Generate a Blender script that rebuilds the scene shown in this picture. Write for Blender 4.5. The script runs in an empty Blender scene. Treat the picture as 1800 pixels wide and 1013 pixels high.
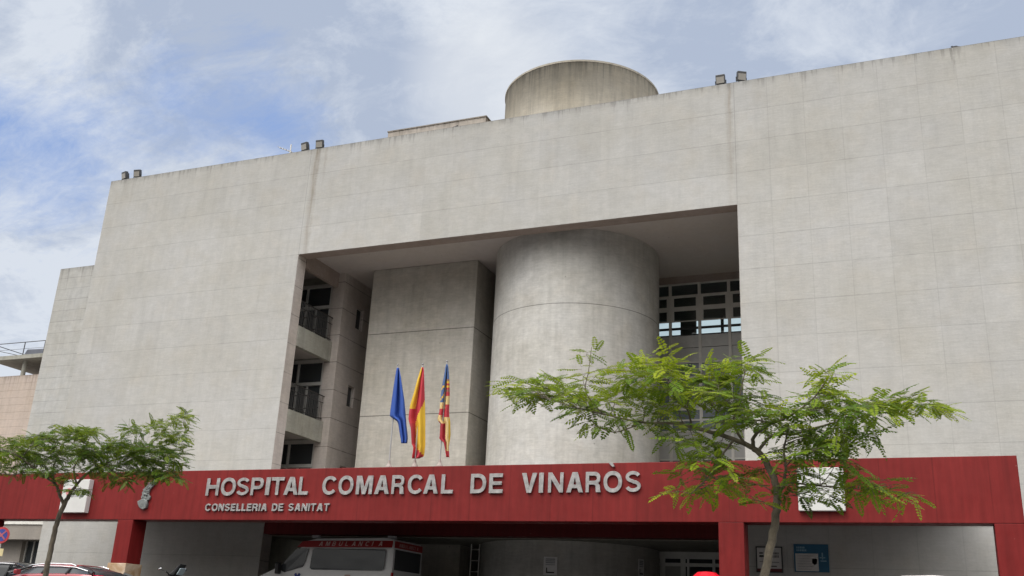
import bpy, math, random
from mathutils import Vector, Matrix, Euler
R_=math.radians
D=bpy.data
sc=bpy.context.scene
COL=sc.collection
# ------------------------------------------------------------------ camera maths (pixels of the 1800x1013 photograph)
YAW,PIT,ROL,FPX=-0.40216291,0.33675409,-0.04971292,1730.98741
cy,sy=math.cos(YAW),math.sin(YAW);cp,sp=math.cos(PIT),math.sin(PIT)
_f=Vector((sy*cp,cy*cp,sp));_r=Vector((cy,-sy,0));_d=-_r.cross(_f)
cr,sr=math.cos(ROL),math.sin(ROL)
CR=_r*cr+_d*sr;CD=-_r*sr+_d*cr;CF=_f
def ray(x,y): return CR*(x-900)+CD*(y-506.5)+CF*FPX
def onY(x,y,Y): r=ray(x,y);return r*(Y/r.y)
def onX(x,y,X): r=ray(x,y);return r*(X/r.x)
GZ=-0.3                                   # level of the hospital forecourt; the camera's eye is the origin
def gz(y): return GZ-1.3*(1-min(max((y-2)/14.0,0),1))
# ------------------------------------------------------------------ object helpers
def props(o,label=None,cat=None,group=None,kind=None):
    for k,v in (('label',label),('category',cat),('group',group),('kind',kind)):
        if v: o[k]=v
    return o
def thing(name,label,cat,loc=(0,0,0),rz=0,group=None):
    o=D.objects.new(name,None);COL.objects.link(o);o.location=loc;o.rotation_euler=(0,0,rz);o.empty_display_size=.2
    return props(o,label,cat,group)
class MB:
    def __init__(s): s.v=[];s.f=[];s.m=[];s.mi=0;s.sm=[];s.smooth=False
    def add(s,vs,fs):
        n=len(s.v);s.v+= [tuple(v) for v in vs]
        for f in fs: s.f.append(tuple(i+n for i in f));s.m.append(s.mi);s.sm.append(s.smooth)
        return s
    def box(s,x0,x1,y0,y1,z0,z1):
        return s.add([(x,y,z) for z in (z0,z1) for y in (y0,y1) for x in (x0,x1)],[(0,2,3,1),(4,5,7,6),(0,1,5,4),(1,3,7,5),(3,2,6,7),(2,0,4,6)])
    def obox(s,c,dx,dy,dz,rot=None):
        rot=rot or Matrix.Identity(3);c=Vector(c)
        vs=[c+rot@Vector((x*dx/2,y*dy/2,z*dz/2)) for z in (-1,1) for y in (-1,1) for x in (-1,1)]
        return s.add(vs,[(0,2,3,1),(4,5,7,6),(0,1,5,4),(1,3,7,5),(3,2,6,7),(2,0,4,6)])
    def lathe(s,prof,c=(0,0),n=48,a0=0,a1=2*math.pi,close=False):
        full=abs(a1-a0-2*math.pi)<1e-6;m=n if full else n+1;vs=[]
        for i in range(m):
            a=a0+(a1-a0)*i/n
            for r,z in prof: vs.append((c[0]+r*math.cos(a),c[1]+r*math.sin(a),z))
        k=len(prof);fs=[]
        for i in range(n):
            j=(i+1)%m
            for q in range(k-1): fs.append((i*k+q,j*k+q,j*k+q+1,i*k+q+1))
        return s.add(vs,fs)
    def tube(s,pts,rad,n=6,cap=True):
        pts=[Vector(p) for p in pts]
        if not isinstance(rad,(list,tuple)): rad=[rad]*len(pts)
        vs=[];up=None
        for i,p in enumerate(pts):
            t=(pts[min(i+1,len(pts)-1)]-pts[max(i-1,0)]).normalized()
            if up is None:
                up=Vector((0,0,1)) if abs(t.z)<.9 else Vector((1,0,0))
            a=t.cross(up);a=a.normalized() if a.length>1e-6 else Vector((1,0,0));b=a.cross(t).normalized();up=b
            for k in range(n):
                an=2*math.pi*k/n;vs.append(p+(a*math.cos(an)+b*math.sin(an))*rad[i])
        fs=[]
        for i in range(len(pts)-1):
            for k in range(n):
                k2=(k+1)%n;fs.append((i*n+k,i*n+k2,(i+1)*n+k2,(i+1)*n+k))
        if cap: fs.append(tuple(range(n))[::-1]);fs.append(tuple(range((len(pts)-1)*n,len(pts)*n)))
        return s.add(vs,fs)
    def prism(s,poly,axis,a,b):
        # poly: 2D points; axis 'y': (x,z) extruded from y=a to b ; 'x': (y,z) ; 'z': (x,y)
        def P(p,t): return {'y':(p[0],t,p[1]),'x':(t,p[0],p[1]),'z':(p[0],p[1],t)}[axis]
        n=len(poly);vs=[P(p,a) for p in poly]+[P(p,b) for p in poly]
        return s.add(vs,[tuple(range(n)),tuple(range(2*n-1,n-1,-1))]+[(i,(i+1)%n,n+(i+1)%n,n+i) for i in range(n)])
    def grid(s,us,vs_,filled,axis,n0,n1):
        """solid slab in the u-v plane with rectangular holes, no inner faces; axis 'y' -> u=x v=z ; 'x' -> u=y v=z"""
        us=sorted(us);vs_=sorted(vs_)
        def P(u,v,t): return (u,t,v) if axis=='y' else (t,u,v)
        F=[[filled((us[i]+us[i+1])/2,(vs_[j]+vs_[j+1])/2) for j in range(len(vs_)-1)] for i in range(len(us)-1)]
        def g(i,j): return 0<=i<len(us)-1 and 0<=j<len(vs_)-1 and F[i][j]
        for i in range(len(us)-1):
            for j in range(len(vs_)-1):
                if not F[i][j]: continue
                a,b,c,d=us[i],us[i+1],vs_[j],vs_[j+1]
                for t in (n0,n1): s.add([P(a,c,t),P(b,c,t),P(b,d,t),P(a,d,t)],[(0,1,2,3)])
                for (ii,jj,p,q) in ((i-1,j,(a,c),(a,d)),(i+1,j,(b,c),(b,d)),(i,j-1,(a,c),(b,c)),(i,j+1,(a,d),(b,d))):
                    if not g(ii,jj): s.add([P(*p,n0),P(*q,n0),P(*q,n1),P(*p,n1)],[(0,1,2,3)])
        return s
    def build(s,name,mats,parent=None,bevel=0,world=False,fix=True,merge=True):
        me=D.meshes.new(name);me.from_pydata(s.v,[],s.f)
        if not isinstance(mats,(list,tuple)): mats=[mats]
        for m in mats: me.materials.append(m)
        me.polygons.foreach_set('material_index',s.m);me.polygons.foreach_set('use_smooth',s.sm)
        if fix:
            import bmesh
            bm=bmesh.new();bm.from_mesh(me)
            if merge: bmesh.ops.remove_doubles(bm,verts=bm.verts,dist=1e-5)
            bmesh.ops.recalc_face_normals(bm,faces=bm.faces);bm.to_mesh(me);bm.free()
        o=D.objects.new(name,me);COL.objects.link(o)
        if parent is not None:
            o.parent=parent
            if world:
                off=Vector((0,0,0));p=parent
                while p is not None: off+=p.location;p=p.parent
                o.location=-off
        if bevel:
            b=o.modifiers.new('bevel','BEVEL');b.width=bevel;b.segments=2;b.limit_method='ANGLE';b.angle_limit=R_(40)
        return o
def copy_tree(o,parent=None):
    c=o.copy();COL.objects.link(c);c.parent=parent
    for ch in list(o.children): copy_tree(ch,c)
    return c
# ------------------------------------------------------------------ materials
class NT:
    def __init__(s,m): s.t=m.node_tree;s.n=s.t.nodes;s.l=s.t.links
    def new(s,ty,**k):
        n=s.n.new(ty)
        for a,b in k.items():
            if a=='inp':
                for i,v in b.items():
                    if isinstance(v,bpy.types.NodeSocket): s.l.new(v,n.inputs[i])
                    else: n.inputs[i].default_value=v
            else: setattr(n,a,b)
        return n
    def math(s,op,a,b=None,c=None,clamp=False):
        i={0:a}
        if b is not None: i[1]=b
        if c is not None: i[2]=c
        return s.new('ShaderNodeMath',operation=op,use_clamp=clamp,inp=i).outputs[0]
    def noise(s,vec,scale,detail=4,rough=.55,dist=0):
        return s.new('ShaderNodeTexNoise',inp={'Vector':vec,'Scale':scale,'Detail':detail,'Roughness':rough,'Distortion':dist}).outputs['Fac']
    def maprange(s,v,a,b,c=0.,d=1.,smooth=False):
        return s.new('ShaderNodeMapRange',interpolation_type='SMOOTHSTEP' if smooth else 'LINEAR',inp={0:v,1:a,2:b,3:c,4:d}).outputs[0]
    def scale(s,vec,x,y,z):
        return s.new('ShaderNodeMapping',inp={'Vector':vec,'Scale':(x,y,z)}).outputs[0]
    def mix(s,f,a,b,blend='MIX'):
        n=s.new('ShaderNodeMix',data_type='RGBA',blend_type=blend)
        for i,v in ((0,f),(6,a),(7,b)):
            if isinstance(v,bpy.types.NodeSocket): s.l.new(v,n.inputs[i])
            else: n.inputs[i].default_value=v if i==0 else (tuple(v)+(1,))[:4]
        return n.outputs[2]
def mat(name):
    m=D.materials.new(name);m.use_nodes=True;m.node_tree.nodes.clear();N=NT(m)
    out=N.new('ShaderNodeOutputMaterial');b=N.new('ShaderNodeBsdfPrincipled');N.l.new(b.outputs[0],out.inputs[0])
    return m,N,b,out
def simple(name,col,rough=.6,metal=0,var=.12,scale=3,coat=0,spec=.5,bump=0):
    m,N,b,_=mat(name);tc=N.new('ShaderNodeTexCoord').outputs['Object']
    n=N.noise(tc,scale,5,.6)
    f=N.maprange(n,.3,.7,1-var,1+var)
    c=N.new('ShaderNodeVectorMath',operation='SCALE',inp={0:col[:3],'Scale':f}).outputs[0]
    N.l.new(c,b.inputs['Base Color'])
    r=N.maprange(n,.3,.7,max(rough-.08,.02),rough+.08);N.l.new(r,b.inputs['Roughness'])
    b.inputs['Metallic'].default_value=metal;b.inputs['Coat Weight'].default_value=coat;b.inputs['Coat Roughness'].default_value=.05
    b.inputs['Specular IOR Level'].default_value=spec
    if bump:
        bn=N.new('ShaderNodeBump',inp={'Height':N.noise(tc,scale*6,4),'Strength':bump,'Distance':.02});N.l.new(bn.outputs[0],b.inputs['Normal'])
    return m
def concrete(name,col,row=1.2,rph=0,colw=0,cph=0,cx=None,top=None,joint=.6,jw=.016,dirt=.25,stains=(),seams=(),patch=.12,streak=.3,hjoints=None,axis='x',seed=0):
    m,N,b,_=mat(name);geo=N.new('ShaderNodeTexCoord').outputs['Object']
    sep=N.new('ShaderNodeSeparateXYZ',inp={0:geo});X,Y,Z=sep.outputs
    U=X if axis=='x' else Y
    off=N.new('ShaderNodeVectorMath',operation='ADD',inp={0:geo,1:(seed*7.3,seed*3.1,seed*5.7)}).outputs[0]
    n1=N.noise(off,.35,5,.6);n2=N.noise(off,2.2,6,.65);n3=N.noise(N.scale(off,1,1,6),3.0,5,.6)
    n4=N.noise(N.scale(off,5,5,.35),1.0,5,.6);n5=N.noise(off,14,4,.7)
    f=N.maprange(n1,.3,.7,1-patch*.7,1+patch*.7)
    f=N.math('MULTIPLY',f,N.maprange(n2,.3,.7,1-patch*.8,1+patch*.8))
    f=N.math('MULTIPLY',f,N.maprange(n3,.3,.7,1-patch*.55,1+patch*.55))
    f=N.math('MULTIPLY',f,N.maprange(n5,.3,.7,.955,1.045))
    f=N.math('MULTIPLY',f,N.maprange(n4,.45,.75,1,1-dirt*.5))
    if top is not None:   # run-off streaks below the top level; overall tone also darker towards it
        tz=N.math('SUBTRACT',top,Z)
        n6=N.noise(N.scale(off,9,9,.12),1.0,3,.6)
        reach=N.maprange(n6,.5,.78,0.02,streak*8)
        s_=N.math('SUBTRACT',1.0,N.math('DIVIDE',tz,reach),clamp=True)
        f=N.math('MULTIPLY',f,N.math('SUBTRACT',1.0,N.math('MULTIPLY',s_,.28)))
        g=N.maprange(tz,0,4.5,.93,1.0)
        f=N.math('MULTIPLY',f,g)
        e=N.maprange(N.math('ADD',tz,N.math('MULTIPLY',n2,.25)),.08,.4,.82,1)
        f=N.math('MULTIPLY',f,e)
    if not row and top!=21.8:
        vo=N.new('ShaderNodeTexVoronoi',inp={'Vector':off,'Scale':1.1,'Randomness':1.0}).outputs['Distance']
        f=N.math('MULTIPLY',f,N.maprange(vo,.018,.045,.62,1))
    line=None
    def addl(l):
        nonlocal line
        line=l if line is None else N.math('MAXIMUM',line,l)
    br=N.maprange(N.noise(off,1.3,3,.6),.3,.6,.35,1)
    if row:
        w=N.math('PINGPONG',N.math('SUBTRACT',Z,rph),row/2)
        addl(N.math('MULTIPLY',N.math('LESS_THAN',w,jw),br))
        rowi=N.math('FLOOR',N.math('DIVIDE',N.math('SUBTRACT',Z,rph),row))
    else: rowi=0.0
    if hjoints:
        for h in hjoints:
            addl(N.math('LESS_THAN',N.math('ABSOLUTE',N.math('SUBTRACT',Z,h)),jw*1.4))
        rowi=0.0
    if colw:
        w=N.math('PINGPONG',N.math('SUBTRACT',U,cph),colw/2)
        l=N.math('MULTIPLY',N.math('LESS_THAN',w,jw*1.1),br)
        coli=N.math('FLOOR',N.math('DIVIDE',N.math('SUBTRACT',U,cph),colw))
        if cx is not None:
            g=N.math('GREATER_THAN',X,cx);l=N.math('MULTIPLY',l,N.math('ADD',N.math('MULTIPLY',g,.5),.10))
        addl(l)
        wn=N.new('ShaderNodeTexWhiteNoise',noise_dimensions='3D',inp={0:N.new('ShaderNodeCombineXYZ',inp={0:coli,1:rowi,2:3.7+seed}).outputs[0]}).outputs['Value']
        f=N.math('MULTIPLY',f,N.maprange(wn,0,1,.968,1.03))
    for s0 in seams:
        addl(N.math('LESS_THAN',N.math('ABSOLUTE',N.math('SUBTRACT',U,s0)),jw*1.2))
    if line is not None: f=N.math('MULTIPLY',f,N.math('SUBTRACT',1.0,N.math('MULTIPLY',line,joint)))
    c=N.mix(N.maprange(n1,.35,.65),col,(col[0]*.97,col[1]*.985,col[2]*1.03))
    c=N.mix(N.maprange(N.noise(off,.9,4,.6),.5,.75,0,.35),c,(col[0]*1.02,col[1]*.965,col[2]*.90))
    for (sx,sw,sz,amt,scol) in stains:
        d_=N.math('ABSOLUTE',N.math('ADD',N.math('SUBTRACT',U,sx),N.math('MULTIPLY',N.math('SUBTRACT',n2,.5),.25)))
        k=N.math('MULTIPLY',N.maprange(d_,0,sw,1,0,True),N.maprange(N.math('SUBTRACT',top,Z),0,sz,1,0))
        k=N.math('MULTIPLY',k,N.maprange(N.noise(N.scale(off,7,7,.5),1.5,4,.6),.3,.65,.25,1))
        c=N.mix(N.math('MULTIPLY',k,amt),c,scol)
    c=N.new('ShaderNodeVectorMath',operation='SCALE',inp={0:c,'Scale':f}).outputs[0]
    N.l.new(c,b.inputs['Base Color'])
    b.inputs['Roughness'].default_value=.85;b.inputs['Specular IOR Level'].default_value=.25
    h=N.math('ADD',N.math('MULTIPLY',n5,.3),N.math('MULTIPLY',n3,.6))
    bn=N.new('ShaderNodeBump',inp={'Height':h,'Strength':.35,'Distance':.02});N.l.new(bn.outputs[0],b.inputs['Normal'])
    return m
def glass_dark(name,col=(.012,.014,.016),rough=.06):
    m,N,b,_=mat(name)
    b.inputs['Base Color'].default_value=tuple(col)+(1,);b.inputs['Specular IOR Level'].default_value=.5
    tc=N.new('ShaderNodeTexCoord').outputs['Object'];n=N.noise(tc,1.3,2,.5)
    N.l.new(N.maprange(n,.3,.7,rough*.6,rough*1.5),b.inputs['Roughness'])
    bn=N.new('ShaderNodeBump',inp={'Height':n,'Strength':.15,'Distance':.03});N.l.new(bn.outputs[0],b.inputs['Normal'])
    return m
def glass_clear(name):
    m,N,b,out=mat(name);N.n.remove(b)
    tr=N.new('ShaderNodeBsdfTransparent',inp={0:(.86,.93,.92,1)});gl=N.new('ShaderNodeBsdfGlossy',inp={0:(.9,.9,.9,1),'Roughness':.03})
    fr=N.new('ShaderNodeFresnel',inp={0:1.5});mx=N.new('ShaderNodeMixShader',inp={0:fr.outputs[0],1:tr.outputs[0],2:gl.outputs[0]})
    N.l.new(mx.outputs[0],out.inputs[0]);return m
FC=(.455,.443,.412)
ROWP=6.337   # .2018*31.4 : one horizontal joint of the facade
M={}
M['facade']=concrete('facade_concrete',FC,row=1.2015,rph=14.262,colw=1.2205,cph=2.155,cx=-5.05,top=19.07,streak=.13,seams=(-22.95,-5.10),joint=.20,jw=.013,
    stains=((-22.65,.26,8.0,.85,(.20,.16,.11)),(-22.2,.1,2.5,.4,(.2,.16,.11)),(-5.3,.18,6.5,.6,(.25,.21,.16)),(-33.0,.3,2.2,.25,(.25,.23,.2)),(-32.6,.1,3,.3,(.25,.22,.2)),(2.1,.05,1.2,.6,(.12,.11,.1))),dirt=.14,patch=.075,seed=1)
M['wing']=concrete('wing_concrete',(.455,.445,.415),row=.6,rph=.4738*36-.57,colw=3.6,cph=.4,top=.4738*36,joint=.3,jw=.014,seed=2,patch=.1,cx=100)
M['pink']=concrete('cream_render',(.52,.43,.365),row=.42,rph=.2929*40,top=.3148*40,joint=.28,jw=.014,seed=3,patch=.08)
M['reveal']=concrete('reveal_concrete',(.56,.50,.45),row=1.2015,rph=14.262-.15,joint=.5,jw=.016,seed=4,patch=.12)
M['block']=concrete('block_concrete',(.52,.465,.42),row=1.2015,rph=14.262-.15,joint=.55,jw=.018,seed=5,patch=.12)
M['pier']=concrete('pier_concrete',(.49,.46,.40),row=0,hjoints=(11.61,8.105,4.6),joint=.6,jw=.014,dirt=.3,patch=.15,seed=6,top=14.6,streak=.02)
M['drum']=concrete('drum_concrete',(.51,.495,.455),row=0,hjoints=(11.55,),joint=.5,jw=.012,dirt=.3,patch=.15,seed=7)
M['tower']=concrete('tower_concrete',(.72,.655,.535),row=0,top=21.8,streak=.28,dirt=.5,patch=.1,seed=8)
M['roofblock']=concrete('roof_block_concrete',(.44,.39,.335),row=0,top=21.03,streak=.1,dirt=.6,patch=.14,seed=9)
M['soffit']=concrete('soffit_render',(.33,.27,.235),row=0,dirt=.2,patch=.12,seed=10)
M['ceiling']=concrete('ceiling_render',(.52,.475,.44),row=0,dirt=.1,patch=.04,seed=11)
M['_lower']=concrete('lower_concrete',(.47,.455,.43),row=1.2015,rph=14.262,colw=1.2205,cph=2.155,joint=.5,seed=12)
M['annex']=concrete('annex_render',(.30,.27,.235),row=0,patch=.06,seed=13)
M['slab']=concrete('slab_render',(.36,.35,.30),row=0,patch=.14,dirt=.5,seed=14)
M['roofing']=simple('roof_gravel',(.25,.24,.22),.95,var=.2,scale=4)
M['coping']=simple('white_coping',(.75,.73,.68),.6)
M['frame']=simple('grey_aluminium_frame',(.62,.60,.56),.45,.2,var=.08)
M['frame_lt']=simple('light_metal_frame',(.62,.61,.58),.4,.3,var=.08)
M['panel']=simple('grey_glazed_panel',(.48,.475,.465),.25,0,var=.1,scale=1)
M['rail']=simple('dark_iron_railing',(.05,.047,.045),.5,.3)
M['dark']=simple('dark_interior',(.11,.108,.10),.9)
M['glass']=glass_dark('dark_window_glass',(.045,.05,.054))
M['clear']=glass_clear('clear_window_glass')
M['skygl']=glass_dark('sky_reflection_glass',(.16,.19,.23),.08)  # pale blue base colour stands in for reflected sky
# red canopy paint with vertical panel seams
def red(name,col,seam=0,ph=0):
    m,N,b,_=mat(name);tc=N.new('ShaderNodeTexCoord').outputs['Object'];sep=N.new('ShaderNodeSeparateXYZ',inp={0:tc})
    n1=N.noise(tc,.5,5,.6);n2=N.noise(tc,5,5,.65);n3=N.noise(N.scale(tc,6,6,.5),1.2,4,.6)
    f=N.math('MULTIPLY',N.maprange(n1,.3,.7,.84,1.14),N.maprange(n3,.35,.7,1.08,.82))
    f=N.math('MULTIPLY',f,N.maprange(n2,.3,.7,.96,1.04))
    c=N.mix(N.maprange(n1,.4,.75,0,.5),col,(col[0]*.95,col[1]*1.15,col[2]*1.2))
    dots=N.maprange(N.noise(tc,9,2,.5),.765,.79)
    c=N.mix(N.math('MULTIPLY',dots,.35),c,(.5,.3,.28))
    if seam:
        w=N.math('PINGPONG',N.math('SUBTRACT',sep.outputs[0],ph),seam/2)
        l=N.math('MULTIPLY',N.math('LESS_THAN',w,.014),N.maprange(N.noise(tc,.9,2),.35,.6,.25,.8))
        f=N.math('MULTIPLY',f,N.math('SUBTRACT',1,N.math('MULTIPLY',l,.3)))
        wn=N.new('ShaderNodeTexWhiteNoise',noise_dimensions='1D',inp={'W':N.math('FLOOR',N.math('DIVIDE',N.math('SUBTRACT',sep.outputs[0],ph),seam))}).outputs['Value']
        f=N.math('MULTIPLY',f,N.maprange(wn,0,1,.95,1.05))
    c=N.new('ShaderNodeVectorMath',operation='SCALE',inp={0:c,'Scale':f}).outputs[0]
    N.l.new(c,b.inputs['Base Color']);N.l.new(N.maprange(n2,.3,.7,.38,.6),b.inputs['Roughness']);b.inputs['Specular IOR Level'].default_value=.22
    h=N.noise(N.scale(tc,.8,.8,.8),1.1,2);bn=N.new('ShaderNodeBump',inp={'Height':h,'Strength':.25,'Distance':.05});N.l.new(bn.outputs[0],b.inputs['Normal'])
    return m
s1=onY(825.1,890,26).x;s2=onY(895,890,26).x
M['red']=red('red_painted_panels',(.19,.0165,.0155),s2-s1,s1)
M['redcol']=red('red_painted_column',(.19,.015,.0145))
M['letter']=simple('brushed_steel_letters',(.35,.34,.335),.5,.5,var=.3,scale=6)
M['emblem']=simple('weathered_aluminium_emblem',(.20,.215,.21),.5,.3,var=.3,scale=9)
M['white']=simple('white_box_paint',(.64,.64,.62),.45,var=.05)
M['print']=simple('grey_print',(.33,.34,.36),.6)
M['black']=simple('black_plastic',(.015,.015,.016),.45)
M['ink']=simple('black_ink',(.03,.03,.03),.6)
def marble():
    m,N,b,_=mat('beige_stone');tc=N.new('ShaderNodeTexCoord').outputs['Object']
    n=N.noise(tc,2.2,6,.65,1.2);c=N.mix(N.maprange(n,.35,.65),(.40,.25,.13),(.62,.50,.38));N.l.new(c,b.inputs['Base Color']);b.inputs['Roughness'].default_value=.45
    return m
M['stone']=marble()
# ------------------------------------------------------------------ ground
def asphalt(name,c0,sc_=20):
    return simple(name,c0,.9,var=.22,scale=sc_,bump=.3)
mb=MB()
ys=[-400,-60,2,16,60,400]
vs=[];fs=[]
for y in ys:
    for x in (-400,400): vs.append((x,y,gz(y)))
for i in range(len(ys)-1): fs.append((2*i,2*i+1,2*i+3,2*i+2))
mb.add(vs,fs)
props(mb.build('ground',asphalt('asphalt',(.055,.055,.055))),kind='structure')
mb=MB()     # pavement (a step up) where the street trees grow
def slope_slab(mb,x0,x1,y0,y1,h):
    yy=[y0]+[y for y in (2,16) if y0<y<y1]+[y1];n=len(yy);vs=[]
    for y in yy:
        for x in (x0,x1): vs+=[(x,y,gz(y)-.05),(x,y,gz(y)+h)]
    fs=[]
    for i in range(n-1):
        a=4*i;b_=4*(i+1)
        fs+=[(a+1,a+3,b_+3,b_+1),(a,b_,b_+2,a+2),(a,a+1,b_+1,b_),(a+2,b_+2,b_+3,a+3)]
    fs+=[(0,2,3,1),(4*n-4,4*n-3,4*n-1,4*n-2)]
    mb.add(vs,fs)
slope_slab(mb,-60,40,5.6,14.6,.13)
def paving():
    m,N,b,_=mat('concrete_paving');tc=N.new('ShaderNodeTexCoord').outputs['Object']
    br=N.new('ShaderNodeTexBrick',offset=.5,inp={'Vector':tc,'Scale':2.5,'Color1':(.16,.155,.145,1),'Color2':(.13,.125,.12,1),'Mortar':(.13,.13,.12,1),'Mortar Size':.012})
    c=N.mix(N.maprange(N.noise(tc,1.2,4),.35,.65,0,.3),br.outputs[0],(.2,.19,.18));N.l.new(c,b.inputs['Base Color']);b.inputs['Roughness'].default_value=.9
    return m
props(mb.build('pavement',paving()),kind='structure')
mb=MB();mb.box(-60,30,25.2,41,GZ-.05,GZ+.14)
props(mb.build('forecourt',asphalt('forecourt_tarmac',(.06,.058,.055))),kind='structure')
mb=MB();
for i in range(14): mb.obox((-36+i*2.6,19.3,gz(19.3)+.004),.1,4.6,.008)
props(mb.build('road_markings',simple('white_road_paint',(.7,.7,.68),.7,var=.2,scale=8)),kind='structure')
# ------------------------------------------------------------------ hospital building
YF=31.4;YI=31.98
XL,XA,XB,XR=-34.0,-22.95,-5.10,13.0
ZO,ZR,ZC=14.262,19.07,14.52
H=thing('hospital_building','large pale concrete hospital block with a tall recessed opening, round drum and roof tower','building',(-14,31.4,GZ))
mb=MB();mb.grid([XL,XA,XB,XR],[GZ-.1,ZO,ZR],lambda u,v: not(XA<u<XB and v<ZO),'y',YF,YI)
fac=mb.build('facade_wall',M['facade'],H,world=True)
# reveals and underside of the opening are a warmer render, set just proud of the raw edge
for a,b_ in ((XA-.01,XA+.004),(XB-.004,XB+.01)): MB().box(a,b_,YF+.004,YI-.002,GZ,ZO-.001).build('reveal',M['reveal'],H,world=True)
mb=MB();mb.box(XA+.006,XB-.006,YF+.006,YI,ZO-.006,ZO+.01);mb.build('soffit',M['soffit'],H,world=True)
mb=MB();mb.box(XA-3.55,XB+.5,YI,38.75,ZC,ZC+.05);mb.build('ceiling',M['ceiling'],H,world=True)
# body of the building behind the facade
for q in ((XL+.02,-26.5,YI,41.3,GZ,ZC),(-26.5,-23.2,34.75,41.3,GZ,ZC-.002),(XB+.001,XR-.02,YI,41.3,GZ,ZC),(XL+.02,XR-.02,41.3,52,GZ,11.4),(-23.2,-11.0,38.75,41.29,GZ,ZC)):
    MB().box(*q).build('rear_wall',M['slab'],H,world=True)
mb=MB();mb.box(XL+.02,XR-.02,YI,41.3,ZC+.052,18.55)
mb.build('upper_storey',M['wing'],H,world=True)
MB().box(XL+.02,XR-.02,YI,41.3,18.552,18.62).build('roof',M['roofing'],H,world=True);MB().box(XL+.3,XR-.3,41.31,52,11.402,11.5).build('roof',M['roofing'],H,world=True)
# side wing set back on the left, and its coping
mb=MB();mb.box(-41.3,XL+.001,36.0,48,GZ,.4738*36);mb.build('wing_wall',M['wing'],H,world=True)
# stair block on the left of the recess, with small recessed windows
px=[(625.7,540,638,584.5),(610.5,676,622,719)]
holes=[]
for (a,b_,c,d) in px:
    p=onX(a+.5,b_+2,-22.58);q=onX(c,d,-22.58);z1=max(onX(a,b_,-22.58).z,onX(c,b_+6,-22.58).z);z0=onX(c,d,-22.58).z
    holes.append((onX(a,(b_+d)/2,-22.58).y,onX(c,(b_+d)/2,-22.58).y,z0,z1))
holes.append((holes[1][0],holes[1][1],holes[1][2]-3.46,holes[1][3]-3.46))
us=[34.49,41.2];vs_=[GZ,ZC-.001]
for h in holes: us+=[h[0],h[1]];vs_+=[h[2],h[3]]
mb=MB();mb.grid(us,vs_,lambda u,v: not any(h[0]<u<h[1] and h[2]<v<h[3] for h in holes),'x',-23.2,-22.58)
mb.build('stair_wall',M['block'],H,world=True)
for h in holes:
    w=MB().box(-22.76,-22.73,h[0],h[1],h[2],h[3]).build('window',M['glass'],H,world=True)
    f=MB();t=.025;f.box(-22.73,-22.70,h[0],h[0]+t,h[2],h[3]);f.box(-22.73,-22.70,h[1]-t,h[1],h[2],h[3]);f.box(-22.73,-22.70,h[0]+t,h[1]-t,h[2],h[2]+t);f.box(-22.73,-22.70,h[0]+t,h[1]-t,h[3]-t,h[3])
    f.build('window_frame',M['frame'],w,world=False).location=(0,0,0)
# galleries beside the recess: parapets, floors, railings, glazing
for zt,zb in ((11.38,10.53),(7.93,7.065),(4.48,3.61)):
    MB().box(-23.10,-22.90,YI,34.488,zb,zt).build('gallery_parapet',M['slab'],H,world=True)
MB().box(-23.10,-22.90,YI,34.488,13.88,ZC-.002).build('gallery_beam',M['soffit'],H,world=True)
for zt in (10.72,7.25,3.8): MB().box(-26.5,-23.102,YI,34.49,zt,zt+.22).build('gallery_floor',M['ceiling'],H,world=True)
for zt in (11.38,7.93):
    mb=MB();X0=-22.99;h=1.08
    mb.tube([(X0,YI,zt+h),(X0,34.47,zt+h)],.024,6);mb.tube([(X0,YI,zt+.12),(X0,34.47,zt+.12)],.016,6);mb.tube([(X0,YI,zt+.8),(X0,34.47,zt+.8)],.014,6)
    y=YI+.06
    while y<34.45: mb.tube([(X0,y,zt),(X0,y,zt+h)],.011,4);y+=.11
    # return railing across the gallery
    for zz in (h,.52,.12): mb.tube([(-26.5,34.1,zt+zz),(X0,34.1,zt+zz)],.024,6)
    x=-26.4
    while x<X0-.05: mb.tube([(x,34.1,zt),(x,34.1,zt+h)],.011,4);x+=.115
    mb.build('railing',M['rail'],H,world=True)
for (z0,z1) in ((10.95,13.98),(7.48,10.55),(4.03,7.07)):
    g=MB().box(-26.5,-23.21,34.62,34.66,z0,z1).build('gallery_window',M['glass'],H,world=True)
    f=MB();zc=z1-.52
    f.box(-26.5,-23.2,34.52,34.62,z1-.02,z1+.12);f.box(-26.5,-23.2,34.50,34.62,zc-.5,zc-.36)
    for x in (-26.45,-24.5,-23.26): f.box(x-.035,x+.035,34.53,34.62,z0,z1-.02)
    f.box(-24.0,-23.94,34.54,34.62,z0,zc-.5)
    f.build('window_frame',M['frame_lt'],g).location=(0,0,0)
# square concrete pier
PX0,PX1,PY0=-.6143*34.54,-.4713*34.54,34.54
mb=MB();mb.box(PX0,PX1,PY0,39.0,GZ,ZC-.001);mb.build('square_pier',M['pier'],H,world=True,bevel=.03)
# round drum and tower on the same axis
DC=(-12.30,35.62);DR=3.30
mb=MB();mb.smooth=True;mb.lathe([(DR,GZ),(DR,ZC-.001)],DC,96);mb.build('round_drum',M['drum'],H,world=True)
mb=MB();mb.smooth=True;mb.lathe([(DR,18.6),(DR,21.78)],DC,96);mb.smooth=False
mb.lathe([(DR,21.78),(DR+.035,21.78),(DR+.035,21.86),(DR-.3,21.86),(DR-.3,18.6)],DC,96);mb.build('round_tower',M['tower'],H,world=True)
mb=MB();mb.box(-20.97,-16.15,34.17,38.2,18.6,21.0);mb.box(-21.0,-16.12,34.14,38.23,21.0,21.06);mb.build('rooftop_block',M['roofblock'],H,world=True,bevel=.01)
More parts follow.
